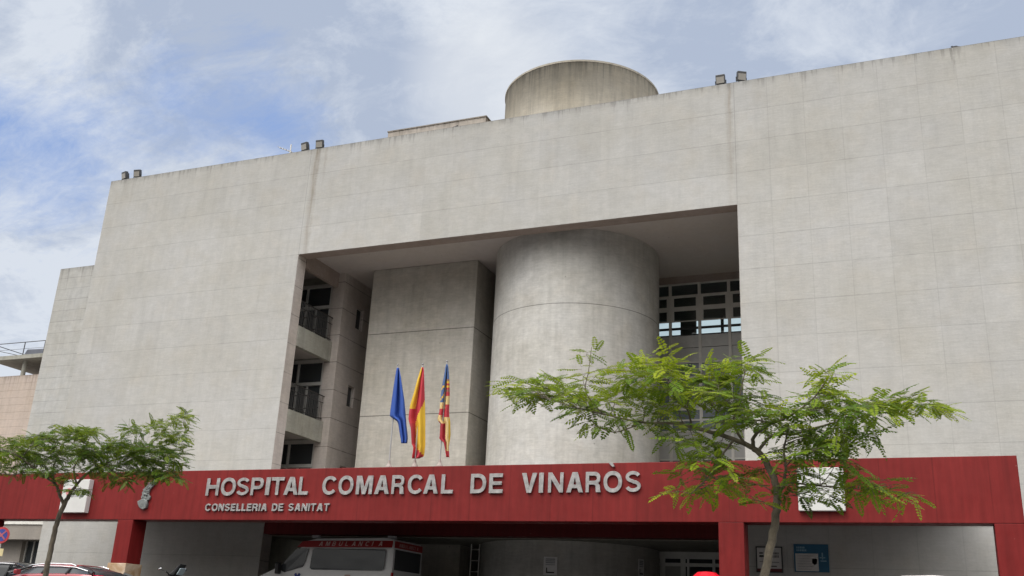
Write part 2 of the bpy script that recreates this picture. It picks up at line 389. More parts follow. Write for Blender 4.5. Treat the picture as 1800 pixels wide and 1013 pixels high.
# curtain wall right of the drum (Y=38.6) with a gallery behind that looks through to the sky
YG=38.6;S_=YG
zz=lambda k:k*YG
def X_(k): return k*YG
xs=[-11.0]+[X_(k) for k in (-.2375,-.2057,-.1742)]+[XB]
mulls=[X_(-.2375),X_(-.2057),X_(-.1742)]
rows=[(.354,.3668),(.341,.3512),(.3250,.3362),(.3175,.3240),(.3093,.3150)]
bars=[(.3512,.354),(.3362,.341),(.3240,.3250)]
g=MB().box(-11.0,XB,YG+.02,YG+.035,zz(.3093),zz(.3668)).build('curtain_glazing',M['clear'],H,world=True)
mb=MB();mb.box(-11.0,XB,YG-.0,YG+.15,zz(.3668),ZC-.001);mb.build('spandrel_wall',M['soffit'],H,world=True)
f=MB()
for a,b_ in bars: f.box(-11,XB,YG-.03,YG+.02,zz(a),zz(b_))
f.box(-11,XB,YG-.04,YG+.02,zz(.3668)-.03,zz(.3668)+.03)
for m_ in mulls: f.box(m_-.06,m_+.06,YG-.06,YG+.02,4.4,zz(.3668)-.03)
for m_ in mulls:
    f.box(m_+.06,m_+.15,YG-.028,YG+.02,zz(.3250),zz(.3512));f.box(m_-.15,m_-.06,YG-.028,YG+.02,zz(.3250),zz(.3512))
fr=f.build('window_frame',M['frame'],g);fr.location=(0,0,0)
f=MB();f.box(-11,XB,YG-.035,YG+.02,zz(.3150),zz(.3175));f.box(-11,XB,YG-.035,YG+.02,zz(.3093)-.04,zz(.3093));f.build('glazing_bar',M['black'],g).location=(0,0,0)
# opaque lower panels, and panes with sky reflection put into their colour
fl=[.3093,.2945,.2782]
for a,b_ in [(zz(a)+.012,zz(b_)-.045 if b_==.3093 else zz(b_)-.012) for a,b_ in zip(fl[1:],fl[:-1])]+[(zz(.228),zz(.234)),(zz(.176),zz(.205)),(4.3,zz(.150))]:
    MB().box(-11,XB,YG-.01,YG+.05,a,b_).build('spandrel_panel',M['panel'],H,world=True)
for a,b_ in ((.234,.2782),(.205,.228),(.150,.176)): g=MB().box(-11,XB,YG,YG+.03,zz(a)+.01,zz(b_)-.01).build('lower_glazing',M['skygl'],H,world=True)
f=MB()
for k in (.2782,.262,.234,.228,.2165,.205,.176,.163,.150): f.box(-11,XB,YG-.05,YG-.002,zz(k)-.035,zz(k)+.035)
f.build('window_frame',M['frame'],g).location=(0,0,0)
YB=41.1
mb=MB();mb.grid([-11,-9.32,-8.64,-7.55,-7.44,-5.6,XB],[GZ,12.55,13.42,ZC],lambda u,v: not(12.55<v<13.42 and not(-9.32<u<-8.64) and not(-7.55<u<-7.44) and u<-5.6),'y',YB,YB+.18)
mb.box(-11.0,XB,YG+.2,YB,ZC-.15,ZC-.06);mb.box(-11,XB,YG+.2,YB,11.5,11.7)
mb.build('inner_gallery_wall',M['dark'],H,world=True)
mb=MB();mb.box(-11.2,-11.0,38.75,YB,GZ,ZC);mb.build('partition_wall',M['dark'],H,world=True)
# entrance level: ceiling, glazed doors
mb=MB();mb.box(XA+.01,XB-.01,YI,38.6,3.04,3.28);mb.build('entrance_ceiling',M['slab'],H,world=True)
YD=36.1
g=MB().box(-10.0,XB,YD+.03,YD+.06,GZ+.14,3.03).build('entrance_glazing',M['glass'],H,world=True)
f=MB()
P_=lambda x,y:onY(x,y,YD)
for yy,h in ((964.5,.1),(973,.2),(980,.1),(993,.12)):
    f.box(-10,XB,YD-.03,YD+.03,P_(1200,yy).z-h/2,P_(1200,yy).z+h/2)
for xx,w in ((1165,.2),(1201,.18),(1255,.1)):
    f.box(P_(xx,985).x-w/2,P_(xx,985).x+w/2,YD-.045,YD-.031,GZ+.14,3.03)
f.box(P_(1210,985).x-.04,P_(1210,985).x+.04,YD-.05,YD-.03,GZ+.14,P_(1200,981).z)
f.build('door_frame',M['frame_lt'],g).location=(0,0,0)
f=MB();f.box(P_(1168,985).x,P_(1198,985).x,YD-.02,YD+.01,P_(1200,1012).z-.6,P_(1200,996).z)
f.build('door_panel',simple('pale_door_panel',(.35,.34,.32),.5),g).location=(0,0,0)
# lower wall pieces left: low annex with white coping and dark doorway
A=thing('annex_building','low brown rendered annex with white coping and a dark doorway at the far left','building',(-42,34,GZ))
mb=MB();mb.box(-62,XL-.001,34.0,35.98,2.96,3.62);mb.build('fascia',M['annex'],A,world=True)
mb=MB();mb.box(-62,XL-.002,33.95,36,3.62,3.72);mb.build('coping',M['coping'],A,world=True)
xd0,xd1=-1.112*34.6,-37.0
mb=MB();mb.grid([-62,xd0,xd1,XL-.002],[GZ,.0852*34.6,2.955],lambda u,v: not(xd0<u<xd1 and v<.0852*34.6),'y',34.6,34.95);mb.build('wall',M['annex'],A,world=True)
dg=MB().box(xd0,xd1,34.85,34.89,GZ,.0852*34.6).build('door',M['glass'],A,world=True)
f=MB()
for x in (xd0+.04,xd0+.5,xd0+.95): f.box(x-.03,x+.03,34.8,34.849,GZ,.0852*34.6)
f.box(xd0,xd1,34.8,34.846,1.55,1.62);f.build('door_frame',M['frame'],dg).location=(0,0,0)
# pink building with its roof shelter
P=thing('pink_building','pale pinkish cream building with a roof terrace shelter at the left edge','building',(-50,40,GZ))
ZP=.3148*40
mb=MB();mb.box(-75,-42.2,40,55,GZ,ZP);mb.build('wall',M['pink'],P,world=True)
mb=MB();mb.box(-50.0,-42.4,40.0,45.2,.340*40,.3458*40);mb.build('shelter_roof',M['slab'],P,world=True)
for x_,y_,r_ in ((-47.65,40.45,.13),(-47.3,44.6,.07),(-43.3,44.6,.13)): MB().tube([(x_,y_,ZP),(x_,y_,13.6)],r_,14).build('shelter_column',M['slab'],P,world=True)
mb=MB()
for x in (-49.9,-47.52,-45.95,-44.4): mb.tube([(x,40.05,.3458*40-.25),(x,40.05,.365*40)],.028,6)
mb.tube([(-50,40.05,.365*40),(-42.5,40.05,.365*40)],.022,6)
mb.tube([(-50,40.05,.355*40),(-42.5,40.05,.355*40)],.01,5)
mb.tube([(-50,45,.365*40),(-50,40.05,.365*40)],.022,6)
mb.tube([(-50.2,40.3,14.35),(-47.7,40.2,.345*40)],.018,5);mb.tube([(-48.9,41.5,ZP),(-48.9,41.5,13.6)],.03,6)
mb.build('railing',M['rail'],P,world=True)
mb=MB()
p=lambda k:k*40.6
mb.prism([(p(-1.188),.3458*40),(p(-1.180),14.36),(p(-1.12),14.3),(p(-1.12),.3458*40)],'y',40.6,42.2)
mb.build('equipment_box',simple('blue_grey_plastic',(.12,.13,.16),.5),P,world=True,bevel=.05)  # dark grey equipment box on the shelter roof
# ------------------------------------------------------------------ red entrance canopy
YC=26.0;ZB0,ZB1=2.947,4.525;XC0,XC1=-31.35,2.11
C_=thing('entrance_canopy','long dark red portal canopy spanning the hospital entrance','canopy',(-14,26,GZ))
mb=MB();mb.box(XC0,XC1,YC,YC+.65,ZB0,ZB1);mb.build('beam',M['red'],C_,world=True,bevel=.012)
cols=[(XC0,XC0+.65,0),(-.9563*26,-.9312*26,1),(-.1909*26,-.1660*26,0),(1.47,XC1-.001,0)]
for a,b_,ped in cols:
    mb=MB();mb.box(a,b_,YC+.003,YC+.648,(1.56 if ped else GZ),ZB0-.003);cl=mb.build('column',M['redcol'],C_,world=True,bevel=.01)
    if ped:
        q=MB();q.box(a-.06,b_+.05,YC-.05,YC+.70,GZ,1.555);q.build('stone_base',M['stone'],cl,bevel=.015).location=(0,0,0)
mb=MB();mb.box(-29.9,1.0,YC+.65,YF-.002,4.25,4.42);mb.build('roof',M['roofing'],C_,world=True)
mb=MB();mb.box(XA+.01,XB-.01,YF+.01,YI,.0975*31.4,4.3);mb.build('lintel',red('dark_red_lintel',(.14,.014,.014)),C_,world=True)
# ------------------------------------------------------------------ sign lettering
def arc(cx,cy_,rx,ry,a0,a1,n=14,e=2.35):
    o=[]
    for i in range(n+1):
        a=R_(a0+(a1-a0)*i/n);c,s=math.cos(a),math.sin(a)
        o.append((cx+rx*math.copysign(abs(c)**(2/e),c),cy_+ry*math.copysign(abs(s)**(2/e),s)))
    return o
def stroke(pts,t):
    L=[];Rr=[]
    n=len(pts)
    for i,p in enumerate(pts):
        a=Vector(pts[max(i-1,0)]);b_=Vector(pts[min(i+1,n-1)]);d=(b_-a).normalized();nn=Vector((-d.y,d.x))
        L.append(tuple(Vector(p)+nn*t/2));Rr.append(tuple(Vector(p)-nn*t/2))
    return L+Rr[::-1]
T=.168
def glyph(ch):
    t=T;w=.8
    if ch=='I': return [[(0,0),(t,0),(t,1),(0,1)]],t
    if ch=='H': return [[(0,0),(t,0),(t,.4),(w-t,.4),(w-t,0),(w,0),(w,1),(w-t,1),(w-t,.6),(t,.6),(t,1),(0,1)]],w
    if ch=='T': w=.72;return [[(w/2-t/2,0),(w/2+t/2,0),(w/2+t/2,.82),(w,.82),(w,1),(0,1),(0,.82),(w/2-t/2,.82)]],w
    if ch=='L': w=.64;return [[(0,0),(w,0),(w,.18),(t,.18),(t,1),(0,1)]],w
    if ch=='E': w=.68;return [[(0,0),(w,0),(w,.18),(t,.18),(t,.42),(w-.06,.42),(w-.06,.59),(t,.59),(t,.82),(w-.02,.82),(w-.02,1),(0,1)]],w
    if ch=='V': w=.82;return [[(w/2-.12,0),(w/2+.12,0),(w,1),(w-.225,1),(w/2,.26),(.225,1),(0,1)]],w
    if ch=='N': w=.8;return [[(0,0),(t-.01,0),(t-.01,.68),(w-t-.02,0),(w,0),(w,1),(w-t+.01,1),(w-t+.01,.33),(t+.02,1),(0,1)]],w
    if ch=='M': w=.95;return [[(0,0),(.19,0),(.19,.76),(w/2-.1,0),(w/2+.1,0),(w-.19,.76),(w-.19,0),(w,0),(w,1),(w-.28,1),(w/2,.33),(.28,1),(0,1)]],w
    if ch=='A': w=.86;return [[(0,0),(.22,0),(.285,.21),(w-.285,.21),(w-.22,0),(w,0),(w/2+.13,1),(w/2-.13,1)],[(.34,.38),(w/2,.76),(w-.34,.38)]],w
    if ch=='O': w=.92;return [arc(w/2,.5,w/2,.52,0,360,40,2.2)[:-1],arc(w/2,.5,w/2-t,.52-.185,0,360,40,2.2)[:-1]],w
    if ch=='D': w=.82;return [[(0,0)]+arc(.36,.5,w-.36,.5,-90,90,20)+[(0,1)],[(t,.18)]+arc(.35,.5,w-.35-t,.32,-90,90,20)+[(t,.82)]],w
    if ch=='P': w=.76;return [[(0,0),(t,0),(t,.34)]+arc(.42,.67,w-.42,.33,-90,90,16)+[(0,1)],[(t,.52)]+arc(.40,.67,w-.40-t,.155,-90,90,16)+[(t,.825)]],w
    if ch=='R':
        w=.82;bowl=arc(.44,.69,w-.04-.44,.31,-60,90,16)
        return [[(0,0),(t,0),(t,.38),(.42,.38),(.535,.33),(.56,.0),(w,0),(.775,.12),(.755,.33),(.66,.45)]+bowl+[(0,1)],[(t,.55)]+arc(.42,.69,w-.04-.42-t,.135,-90,90,14)+[(t,.825)]],w
    if ch=='B':
        w=.78;return [[(0,0)]+arc(.42,.29,w-.42,.29,-90,70,14)+arc(.42,.755,w-.05-.42,.245,-60,90,14)+[(0,1)],[(t,.17)]+arc(.40,.30,w-.40-t,.125,-90,90,12)+[(t,.425)],[(t,.59)]+arc(.38,.715,w-.04-.38-t,.12,-90,90,12)+[(t,.835)]],w
    if ch=='C':
        w=.88;return [stroke(arc(w/2,.5,w/2-t/2,.52-.095,38,322,30,2.2),.172)],w
    if ch=='U': w=.8;return [stroke([(t/2,1),(t/2,.4)]+arc(w/2,.38,w/2-t/2,.30,180,360,16)[1:-1]+[(w-t/2,.4),(w-t/2,1)],t)],w
    if ch=='S':
        w=.8
        c=arc(.40,.725,.29,.20,20,180,12,2)+arc(.40,.725,.29,.195,180,262,6,2)[1:]+arc(.40,.285,.30,.20,82,0,6,2)+arc(.40,.285,.30,.205,0,-162,14,2)[1:]
        return [stroke(c,.158)],w
    if ch=='`': return [[(0,.2),(.2,.2),(.34,0),(.2,0)]],.34
    return [],.3
def glyph_mesh(polys,name,mapf,depth,bev,matl):
    cu=D.curves.new(name,'CURVE');cu.dimensions='2D';cu.fill_mode='BOTH';cu.extrude=depth/2;cu.bevel_depth=bev;cu.bevel_resolution=1
    for p in polys:
        s=cu.splines.new('POLY');s.points.add(len(p)-1)
        for i,q in enumerate(p):
            x,z=mapf(q);s.points[i].co=(x,z,0,1)
        s.use_cyclic_u=True
    o=D.objects.new(name,cu);me=D.meshes.new_from_object(o);D.objects.remove(o);D.curves.remove(cu)
    me.name=name;me.transform(Matrix.Rotation(R_(90),4,'X'));me.materials.clear();me.materials.append(matl)
    return me
def put(me,name,parent,loc):
    o=D.objects.new(name,me);COL.objects.link(o);o.parent=parent;o.location=loc;return o
YT=YC-.05
row1=[('H',178,267),('O',283,386),('S',394,485),('P',499,585),('I',604,632),('T',643,732),('A',737,837),('L',843,909),('C',1012,1116),('O',1128,1232),('M',1255,1370),('A',1388,1492),('R',1510,1600),('C',1626,1737)]
row2=[('A',104,207),('L',230,314),('D',441,550),('E',574,671),('V',808,914),('I',932,962),('N',998,1105),('A',1130,1248),('R',1268,1376),('O',1396,1527),('S',1550,1665)]
L=thing('hospital_name_sign','large raised steel lettering reading HOSPITAL COMARCAL DE VINAROS on the red beam','sign',(onY(750,856,YT).x,YT,3.7))
zt=[];mids=[]
for (c,a,b_) in [(c,320+a/4.09,320+b_/4.09) for c,a,b_ in row1]+[(c,720+a/4.09,720+b_/4.09) for c,a,b_ in row2]:
    ym=856.5-(a-363)*(10.5/764)
    x0,x1=onY(a,ym,YT).x,onY(b_,ym,YT).x
    k=(a-363)/764.;ztop=onY(a,841.5-13*k,YT).z;zbot=onY(a,871.3-6.5*k,YT).z
    polys,w=glyph(c);h=ztop-zbot
    me=glyph_mesh(polys,'letter',lambda q:(q[0]*(x1-x0)/w,q[1]*h),.035,.003,M['letter'])
    put(me,'letter',L,Vector((x0,YT,zbot))-L.location)
polys,w=glyph('`');a=onY(1071,817.5,YT)
me=glyph_mesh(polys,'accent',lambda q:(q[0]*.46,q[1]*.5),.07,.005,M['letter']);put(me,'accent',L,Vector((a.x,YT,a.z-.05))-L.location)
L2=thing('department_sign','small raised steel lettering reading CONSELLERIA DE SANITAT under the large name','sign',(onY(470,891,YT).x,YT,3.2))
txt='CONSELLERIA DE SANITAT';ws=[glyph(c)[1] if c!=' ' else .42 for c in txt];tot=sum(ws)+.2*(len(txt)-1)
x0=onY(361,892,YT).x;x1=onY(578.5,890,YT).x;z0=onY(361,898.3,YT).z;h=onY(361,886.0,YT).z-z0;k=(x1-x0)/tot;x=x0
for c,w in zip(txt,ws):
    if c!=' ': put(glyph_mesh(glyph(c)[0],'letter',lambda q:(q[0]*k,q[1]*h),.05,.004,M['letter']),'letter',L2,Vector((x,YT+.02,z0))-L2.location)
    x+=(w+.2)*k
# emblem
E_=thing('regional_emblem','silver relief coat of arms left of the large lettering on the red beam','emblem',(onY(255,872,YT).x,YT,onY(255,895,YT).z))
def em(q): return onY(230+q[0]/16.9,840+q[1]/16.9,YT)
ec=E_.location
shield=[(232,715),(270,690),(330,665),(400,645),(480,690),(488,800),(462,885),(380,935),(290,885),(250,810)]
crest=[(335,640),(325,560),(355,500),(345,440),(385,400),(375,350),(430,320),(430,270),(500,260),(530,190),(600,160),(680,100),(700,20),(780,-60),(840,-40),(790,60),(740,140),(670,230),(620,290),(570,340),(540,420),(520,490),(580,560),(555,640),(470,680),(400,640)]
def pm(poly): return [[(em(q).x-ec.x,em(q).z-ec.z) for q in poly]]
put(glyph_mesh(pm(shield),'shield',lambda q:q,.08,.015,M['emblem']),'shield',E_,(0,0,0))
put(glyph_mesh(pm(crest),'crest',lambda q:q,.05,.01,M['emblem']),'crest',E_,(0,.01,0))
mb=MB();rnd=random.Random(4)
for x in (290,340,395,440):
    a,b_=em((x,710)),em((x+12,860));mb.tube([Vector((a.x-ec.x,-.055,a.z-ec.z)),Vector((b_.x-ec.x,-.055,b_.z-ec.z))],.012,5)
for i in range(26):
    t=i/25.;q=(400+rnd.uniform(-40,90)+t*t*260,640-t*560);a=em(q);mb.tube([Vector((a.x-ec.x,-.03,a.z-ec.z)),Vector((a.x-ec.x+rnd.uniform(-.07,.07),-.045,a.z-ec.z+rnd.uniform(-.06,.06)))],rnd.uniform(.012,.024),6)
mb.build('relief_ribs',M['emblem'],E_)
# two white sign boxes on the beam
def signbox(pxs,depth,label):
    (x0,y0),(x1,y1)=pxs
    ym=(y0+y1)/2;yf=YC-depth
    X0,X1=onY(x0,ym,yf).x,onY(x1,ym,yf).x;Z0,Z1=onY((x0+x1)/2,y1,yf).z,onY((x0+x1)/2,y0,yf).z
    o=thing('sign_box',label,'sign',((X0+X1)/2,YC,Z0))
    MB().box(X0,X1,yf,YC-.002,Z0,Z1).build('box',M['white'],o,world=True,bevel=.012)
    return o,X0,X1,yf,Z0,Z1
o,X0,X1,yf,Z0,Z1=signbox(((108,843),(153,901)),.20,'white projecting sign box with small print behind the left tree')
mb=MB()
for i in range(3):
    z=Z0+.52+i*.1
    for j in range(7): mb.box(X1-.72+j*.085,X1-.72+j*.085+.05,yf-.006,yf-.001,z,z+.04)
mb.build('print',M['print'],o,world=True)
mb=MB();cx_=X0+.3;cz=Z1-.42;mb.prism([(cx_+.13*math.cos(a*math.pi/6),cz+.13*math.sin(a*math.pi/6)) for a in range(12)],'y',yf-.006,yf-.001);mb.build('logo_disc',simple('pink_print',(.6,.25,.25),.6),o,world=True)
signbox(((1402,822),(1484,898)),.16,'blank white sign box behind the right tree, right of the lettering')
# ------------------------------------------------------------------ flags
FP=dict(blue=(0))
fm=[simple('flag_blue',(.028,.085,.36),.8,var=.05),simple('flag_red',(.48,.035,.05),.8,var=.06),simple('flag_yellow',(.72,.45,.035),.8,var=.06),simple('flag_cream',(.68,.50,.22),.8,var=.06),simple('flag_dark_red',(.36,.025,.04),.8),simple('flag_teal_blue',(.07,.13,.30),.8),simple('flag_brown',(.30,.14,.08),.8)]
def c_blue(x,y): return 0
def c_sp(x,y):
    if y>790+(x-425)*1.0: return 1
    if x>515-(y-410)*.45 and x>430 and y>405: return 2
    if y<480 and x<472-(y-230)*.17: return 2
    if x<432 and y>600: return 4
    return 1
def c_va(x,y):
    if y<225: return 5
    if x<692:
        if y<425-(x-650)*.2: return 2 if ((int(x/9)+int(y/16))%4==0 and y>255) else 5
        if y<478: return 3
        if y<535+(x-640)*.4: return 1
        if y<590+(x-640)*.3: return 3
        return 4
    if y<330: return (6,2,1)[int(y/13)%3]
    if y<365: return 1
    if y<440: return 3
    if y<550: return 1
    if y<835: return 3 if x<718 else 2
    return 1
flags=[('blue',[(130,278,297),(160,272,303),(200,265,310),(300,250,325),(400,236,340),(500,223,350),(540,219,352),(556,240,354),(575,275,356),(600,290,357),(700,305,368),(735,312,370),(770,316,364)],c_blue,285,'plain dark blue flag hanging limp, leftmost of the three on the beam'),
 ('spain',[(125,488,503),(160,475,508),(230,452,510),(350,420,513),(450,390,517),(560,376,520),(600,385,520),(640,396,520),(700,399,520),(780,403,520),(800,418,518),(850,412,513),(880,405,508),(898,408,470)],c_sp,497,'red and yellow flag hanging limp, middle of the three on the beam'),
 ('valencia',[(100,697,709),(130,690,714),(200,678,720),(300,660,725),(400,648,725),(500,640,720),(545,628,722),(575,622,728),(600,648,730),(700,643,732),(735,638,728),(760,675,724),(800,684,718),(850,692,720),(888,698,722)],c_va,703,'blue, red and yellow striped flag hanging limp, rightmost of the three on the beam')]
YP=26.42
def fpx(x,y,Y): return onY(640+x/4.825,620+y/4.825,Y)
for fi,(nm,rows_,cf,ptop,lab) in enumerate(flags):
    top=fpx(ptop,rows_[0][0]-18,YP);base=Vector((top.x,YP,4.42))
    pole=thing('flagpole',['white flagpole carrying the plain blue flag','white flagpole carrying the red and yellow flag','white flagpole carrying the striped blue, red and yellow flag'][fi],'flagpole',base,group='flagpoles on the canopy')
    mb=MB();mb.tube([base,Vector((top.x,YP,top.z))],.022,8);mb.build('pole',simple('painted_pole',(.42,.42,.42),.4,.3),pole,world=True)
    mb=MB();mb.lathe([(.12,4.42),(.11,4.60),(.045,4.70),(.028,4.80)],(top.x,YP),14);mb.build('base_socket',simple('weathered_socket',(.36,.31,.28),.7),pole,world=True)
    mb=MB();mb.smooth=True;mb.lathe([(.001,top.z-.01),(.035,top.z+.02),(.03,top.z+.05),(.001,top.z+.07)],(top.x,YP),10);mb.build('finial',M['letter'],pole,world=True)
    # cloth: an S-folded surface; every row is (left edge, right edge)
    NR,NC=44,22;y0,y1=rows_[0][0],rows_[-1][0];vs=[];rnd=random.Random(fi)
    ph=[rnd.uniform(0,6) for _ in range(6)]
    for i in range(NR+1):
        y=y0+(y1-y0)*i/NR
        for k in range(len(rows_)-1):
            if rows_[k][0]<=y<=rows_[k+1][0]:
                t=(y-rows_[k][0])/(rows_[k+1][0]-rows_[k][0]);xl=rows_[k][1]*(1-t)+rows_[k+1][1]*t;xr=rows_[k][2]*(1-t)+rows_[k+1][2]*t;break
        for j in range(NC+1):
            u=j/NC;x=xl+(xr-xl)*(u+.05*math.sin(2*math.pi*u))
            d=-.05-.075*math.sin(u*2*math.pi*1.6+ph[0]+i*.02)*min(1,i/10+.15)-.035*math.sin(u*9+ph[1]+i*.09)
            vs.append(fpx(x,y,YP+d))
    fs=[];mi=[]
    for i in range(NR):
        for j in range(NC):
            a=i*(NC+1)+j;fs.append((a,a+1,a+NC+2,a+NC+1))
            y=y0+(y1-y0)*(i+.5)/NR;c=sum((vs[q] for q in (a,a+1,a+NC+2,a+NC+1)),Vector())/4
            # pixel position inside the crop
            t=(j+.5)/NC
            for k in range(len(rows_)-1):
                if rows_[k][0]<=y<=rows_[k+1][0]:
                    tt=(y-rows_[k][0])/(rows_[k+1][0]-rows_[k][0]);xl=rows_[k][1]*(1-tt)+rows_[k+1][1]*tt;xr=rows_[k][2]*(1-tt)+rows_[k+1][2]*tt;break
            mi.append(cf(xl+(xr-xl)*t,y))
    me=D.meshes.new('flag');me.from_pydata([tuple(v-top) for v in vs],[],fs)
    for m_ in fm: me.materials.append(m_)
    me.polygons.foreach_set('material_index',mi);me.polygons.foreach_set('use_smooth',[True]*len(fs))
    o=D.objects.new('flag',me);COL.objects.link(o);o.location=top;props(o,lab,'flag',None)
    sm=o.modifiers.new('thickness','SOLIDIFY');sm.thickness=.006
# ------------------------------------------------------------------ floodlights, antenna, birds on the roof
def floodlight():
    t=thing('floodlight','x','floodlight');t.scale=(1.2,1.2,1.2)
    rot=Matrix.Rotation(R_(12),3,'X')
    b_=MB();b_.obox((0,-.02,.30),.28,.13,.30,rot);b_.obox((0,.07,.31),.2,.08,.22,rot);b_.build('housing',simple('grey_cast_metal',(.09,.09,.092),.5,.4),t,bevel=.015)
    b_=MB();b_.obox(Vector((0,-.02,.30))+rot@Vector((0,-.07,-.03)),.23,.012,.20,rot);b_.build('lens',simple('lamp_glass',(.35,.33,.30),.15),t)
    b_=MB();b_.tube([(-.16,0,.28),(-.16,0,.06),(.16,0,.06),(.16,0,.28)],.014,5);b_.tube([(0,0,-.0),(0,0,.07)],.03,6);b_.obox((0,0,.01),.2,.12,.02);b_.build('bracket',simple('dark_bracket',(.04,.04,.04),.6),t)
    return t
fl0=floodlight()
fls=[(220,312,'leftmost floodlight at the left corner of the roof edge',-.25),(242,308,'second floodlight from the left corner of the roof edge',.15),(536,266,'floodlight on the roof edge right beside the aerial',-.2),(562,261,'floodlight above the brown stain, right neighbour of the one by the aerial',.1),(1267,149,'floodlight on the roof edge nearest the round tower',0),(1303,142,'rightmost floodlight, tilted up, on the roof edge right of the tower',.5)]
for i,(x,y,lab,rz) in enumerate(fls):
    o=fl0 if i==0 else copy_tree(fl0)
    p=onY(x,y,YF+.3);o.location=(p.x,YF+.3,ZR);o.rotation_euler=(0,0,rz);o['label']=lab;o['group']='floodlights along the roof edge'
for i,(x,y,s_) in enumerate([(0,0,0)]): pass
an=thing('television_aerial','thin television aerial standing on the roof edge left of the middle floodlights','aerial',(onY(510,268,32).x,32.0,18.6))
mb=MB();p=an.location;mb.tube([(0,0,0),(0,0,1.25)],.03,6);mb.build('mast',M['frame'],an)
mb=MB();a=Vector((-.62,0,1.2));b_=Vector((.12,0,.85));mb.tube([a,b_],.018,5)
for k in range(6):
    q=a.lerp(b_,k/5);mb.tube([q+Vector((.0,-.14,.0)),q+Vector((0,.14,0))],.012,4)
mb.tube([(-.3,0,.45),(.12,0,.62)],.014,5);mb.tube([(-.3,0,.30),(-.3,0,.62)],.012,4);mb.build('aerial_elements',M['frame'],an)
def bird(loc,rz,lab):
    mb=MB();mb.smooth=True
    pts=[(-.17,.03,.006),(-.10,.05,.02),(-.03,.075,.05),(.04,.09,.055),(.09,.13,.035),(.12,.165,.03),(.145,.17,.02),(.17,.165,.004)]
    mb.tube([(a,0,b_+.03) for a,b_,r in pts],[r for a,b_,r in pts],10);mb.tube([(.0,.015,.06),(.0,.015,0)],.005,4);mb.tube([(.0,-.015,.06),(.0,-.015,0)],.005,4)
    o=mb.build('bird',simple('dark_feathers',(.035,.033,.035),.7));o.location=loc;o.rotation_euler=(0,0,rz);props(o,lab,'bird',group='birds resting on the building')
p=onY(1680,85,YF+.2);bird((p.x,YF+.2,ZR),2.6,'small dark bird perched on the roof edge at the far right')
p=onY(798,228,YF+.25);bird((p.x,YF+.25,ZR),.3,'small dark bird on the roof edge in front of the rooftop block')
# ------------------------------------------------------------------ notices
def notice(name,lab,x0,y0,x1,y1,Y,base,extra,frame=None,rz=0):
    a=onY(x0,(y0+y1)/2,Y);b_=onY(x1,(y0+y1)/2,Y);z0=onY((x0+x1)/2,y1,Y).z;z1=onY((x0+x1)/2,y0,Y).z
    w=b_.x-a.x;h=z1-z0
    t=thing(name,lab,'notice',((a.x+b_.x)/2,Y,z0),rz)
    MB().box(-w/2,w/2,-.02,.0,0,h).build('board',base,t,bevel=.003)
    if frame:
        f=MB();f.box(-w/2-.03,-w/2,-.035,0,-.03,h+.03);f.box(w/2,w/2+.03,-.035,0,-.03,h+.03);f.box(-w/2,w/2,-.035,0,-.03,0);f.box(-w/2,w/2,-.035,0,h,h+.03);f.build('frame',frame,t)
    for (nm,m_,rects) in extra:
        e=MB()
        for r in rects: e.box(-w/2+r[0]*w,-w/2+r[2]*w,-.026,-.0205,r[1]*h,r[3]*h)
        e.build(nm,m_,t)
    return t
paper=simple('white_paper',(.62,.60,.58),.7,var=.04)
notice('notice_board','white framed notice with a dark red bottom strip, behind the right tree trunk',1331,963,1374,1005,YF-.01,paper,
 [('print',M['ink'],[(.58+.055*i,.72,.61+.055*i,.80) for i in range(6)]+[(.58+.055*i,.58,.61+.055*i,.68) for i in range(6)]+[(.1,.74,.25,.8),(.1,.6,.28,.68),(.1,.4,.3,.42),(.55,.38,.9,.40),(.55,.20,.8,.24)]),
  ('bottom_strip',simple('dark_red_print',(.12,.01,.012),.6),[(0,0,1,.12)])],M['black'])
teal=simple('teal_print',(.02,.12,.22),.5);
notice('health_poster','large blue poster with a white text panel on the shaded wall','' or 1396,957,1457,1006,YF-.01,teal,
 [('text_panel',paper,[(.04,.03,.70,.66)]),('print',M['print'],[(.09,.57-.095*i,.55-.05*(i%2),.585-.095*i) for i in range(6)])
  ,('title',simple('pale_blue_print',(.25,.4,.5),.6),[(.08+.05*i,.84,.115+.05*i,.91) for i in range(5)]+[(.08+.05*i,.74,.115+.05*i,.81) for i in range(6)]+[(.8,.46,.84,.7),(.74,.5,.9,.54),(.76,.38,.93,.42)])
  ,('picture',simple('grey_figure_print',(.28,.24,.3),.7),[(.52,.30,.66,.48),(.56,.26,.62,.30)])],None)
def on_drum(x,y):
    r=ray(x,y);a=r.x**2+r.y**2;b_=-2*(r.x*DC[0]+r.y*DC[1]);c=DC[0]**2+DC[1]**2-(DR+.03)**2;t=(-b_-math.sqrt(b_*b_-4*a*c))/(2*a);return r*t
for (x0,y0,x1,y1,lab) in ((956,979,979,1011,'left of two white notices with an arrow on the round drum wall'),(1119,983,1134,1013,'right of two arrow notices on the round drum wall, near the glass doors')):
    c=on_drum((x0+x1)/2,(y0+y1)/2);ang=math.atan2(c.x-DC[0],-(c.y-DC[1]))
    t=notice('arrow_notice',lab,x0,y0,x1,y1,c.y,simple('notice_paper',(.80,.79,.78),.7),[('arrow',M['ink'],[(.2,.10,.28,.40),(.28,.10,.8,.17)]),('print',M['print'],[(.15,.84,.85,.9),(.15,.74,.85,.8),(.15,.64,.85,.7),(.15,.54,.85,.58)])],None,ang)  # board is plain paper in one even near-white colour
    w=(x1-x0)
    t.location=(c.x,c.y,t.location.z);t['group']='arrow notices on the drum'
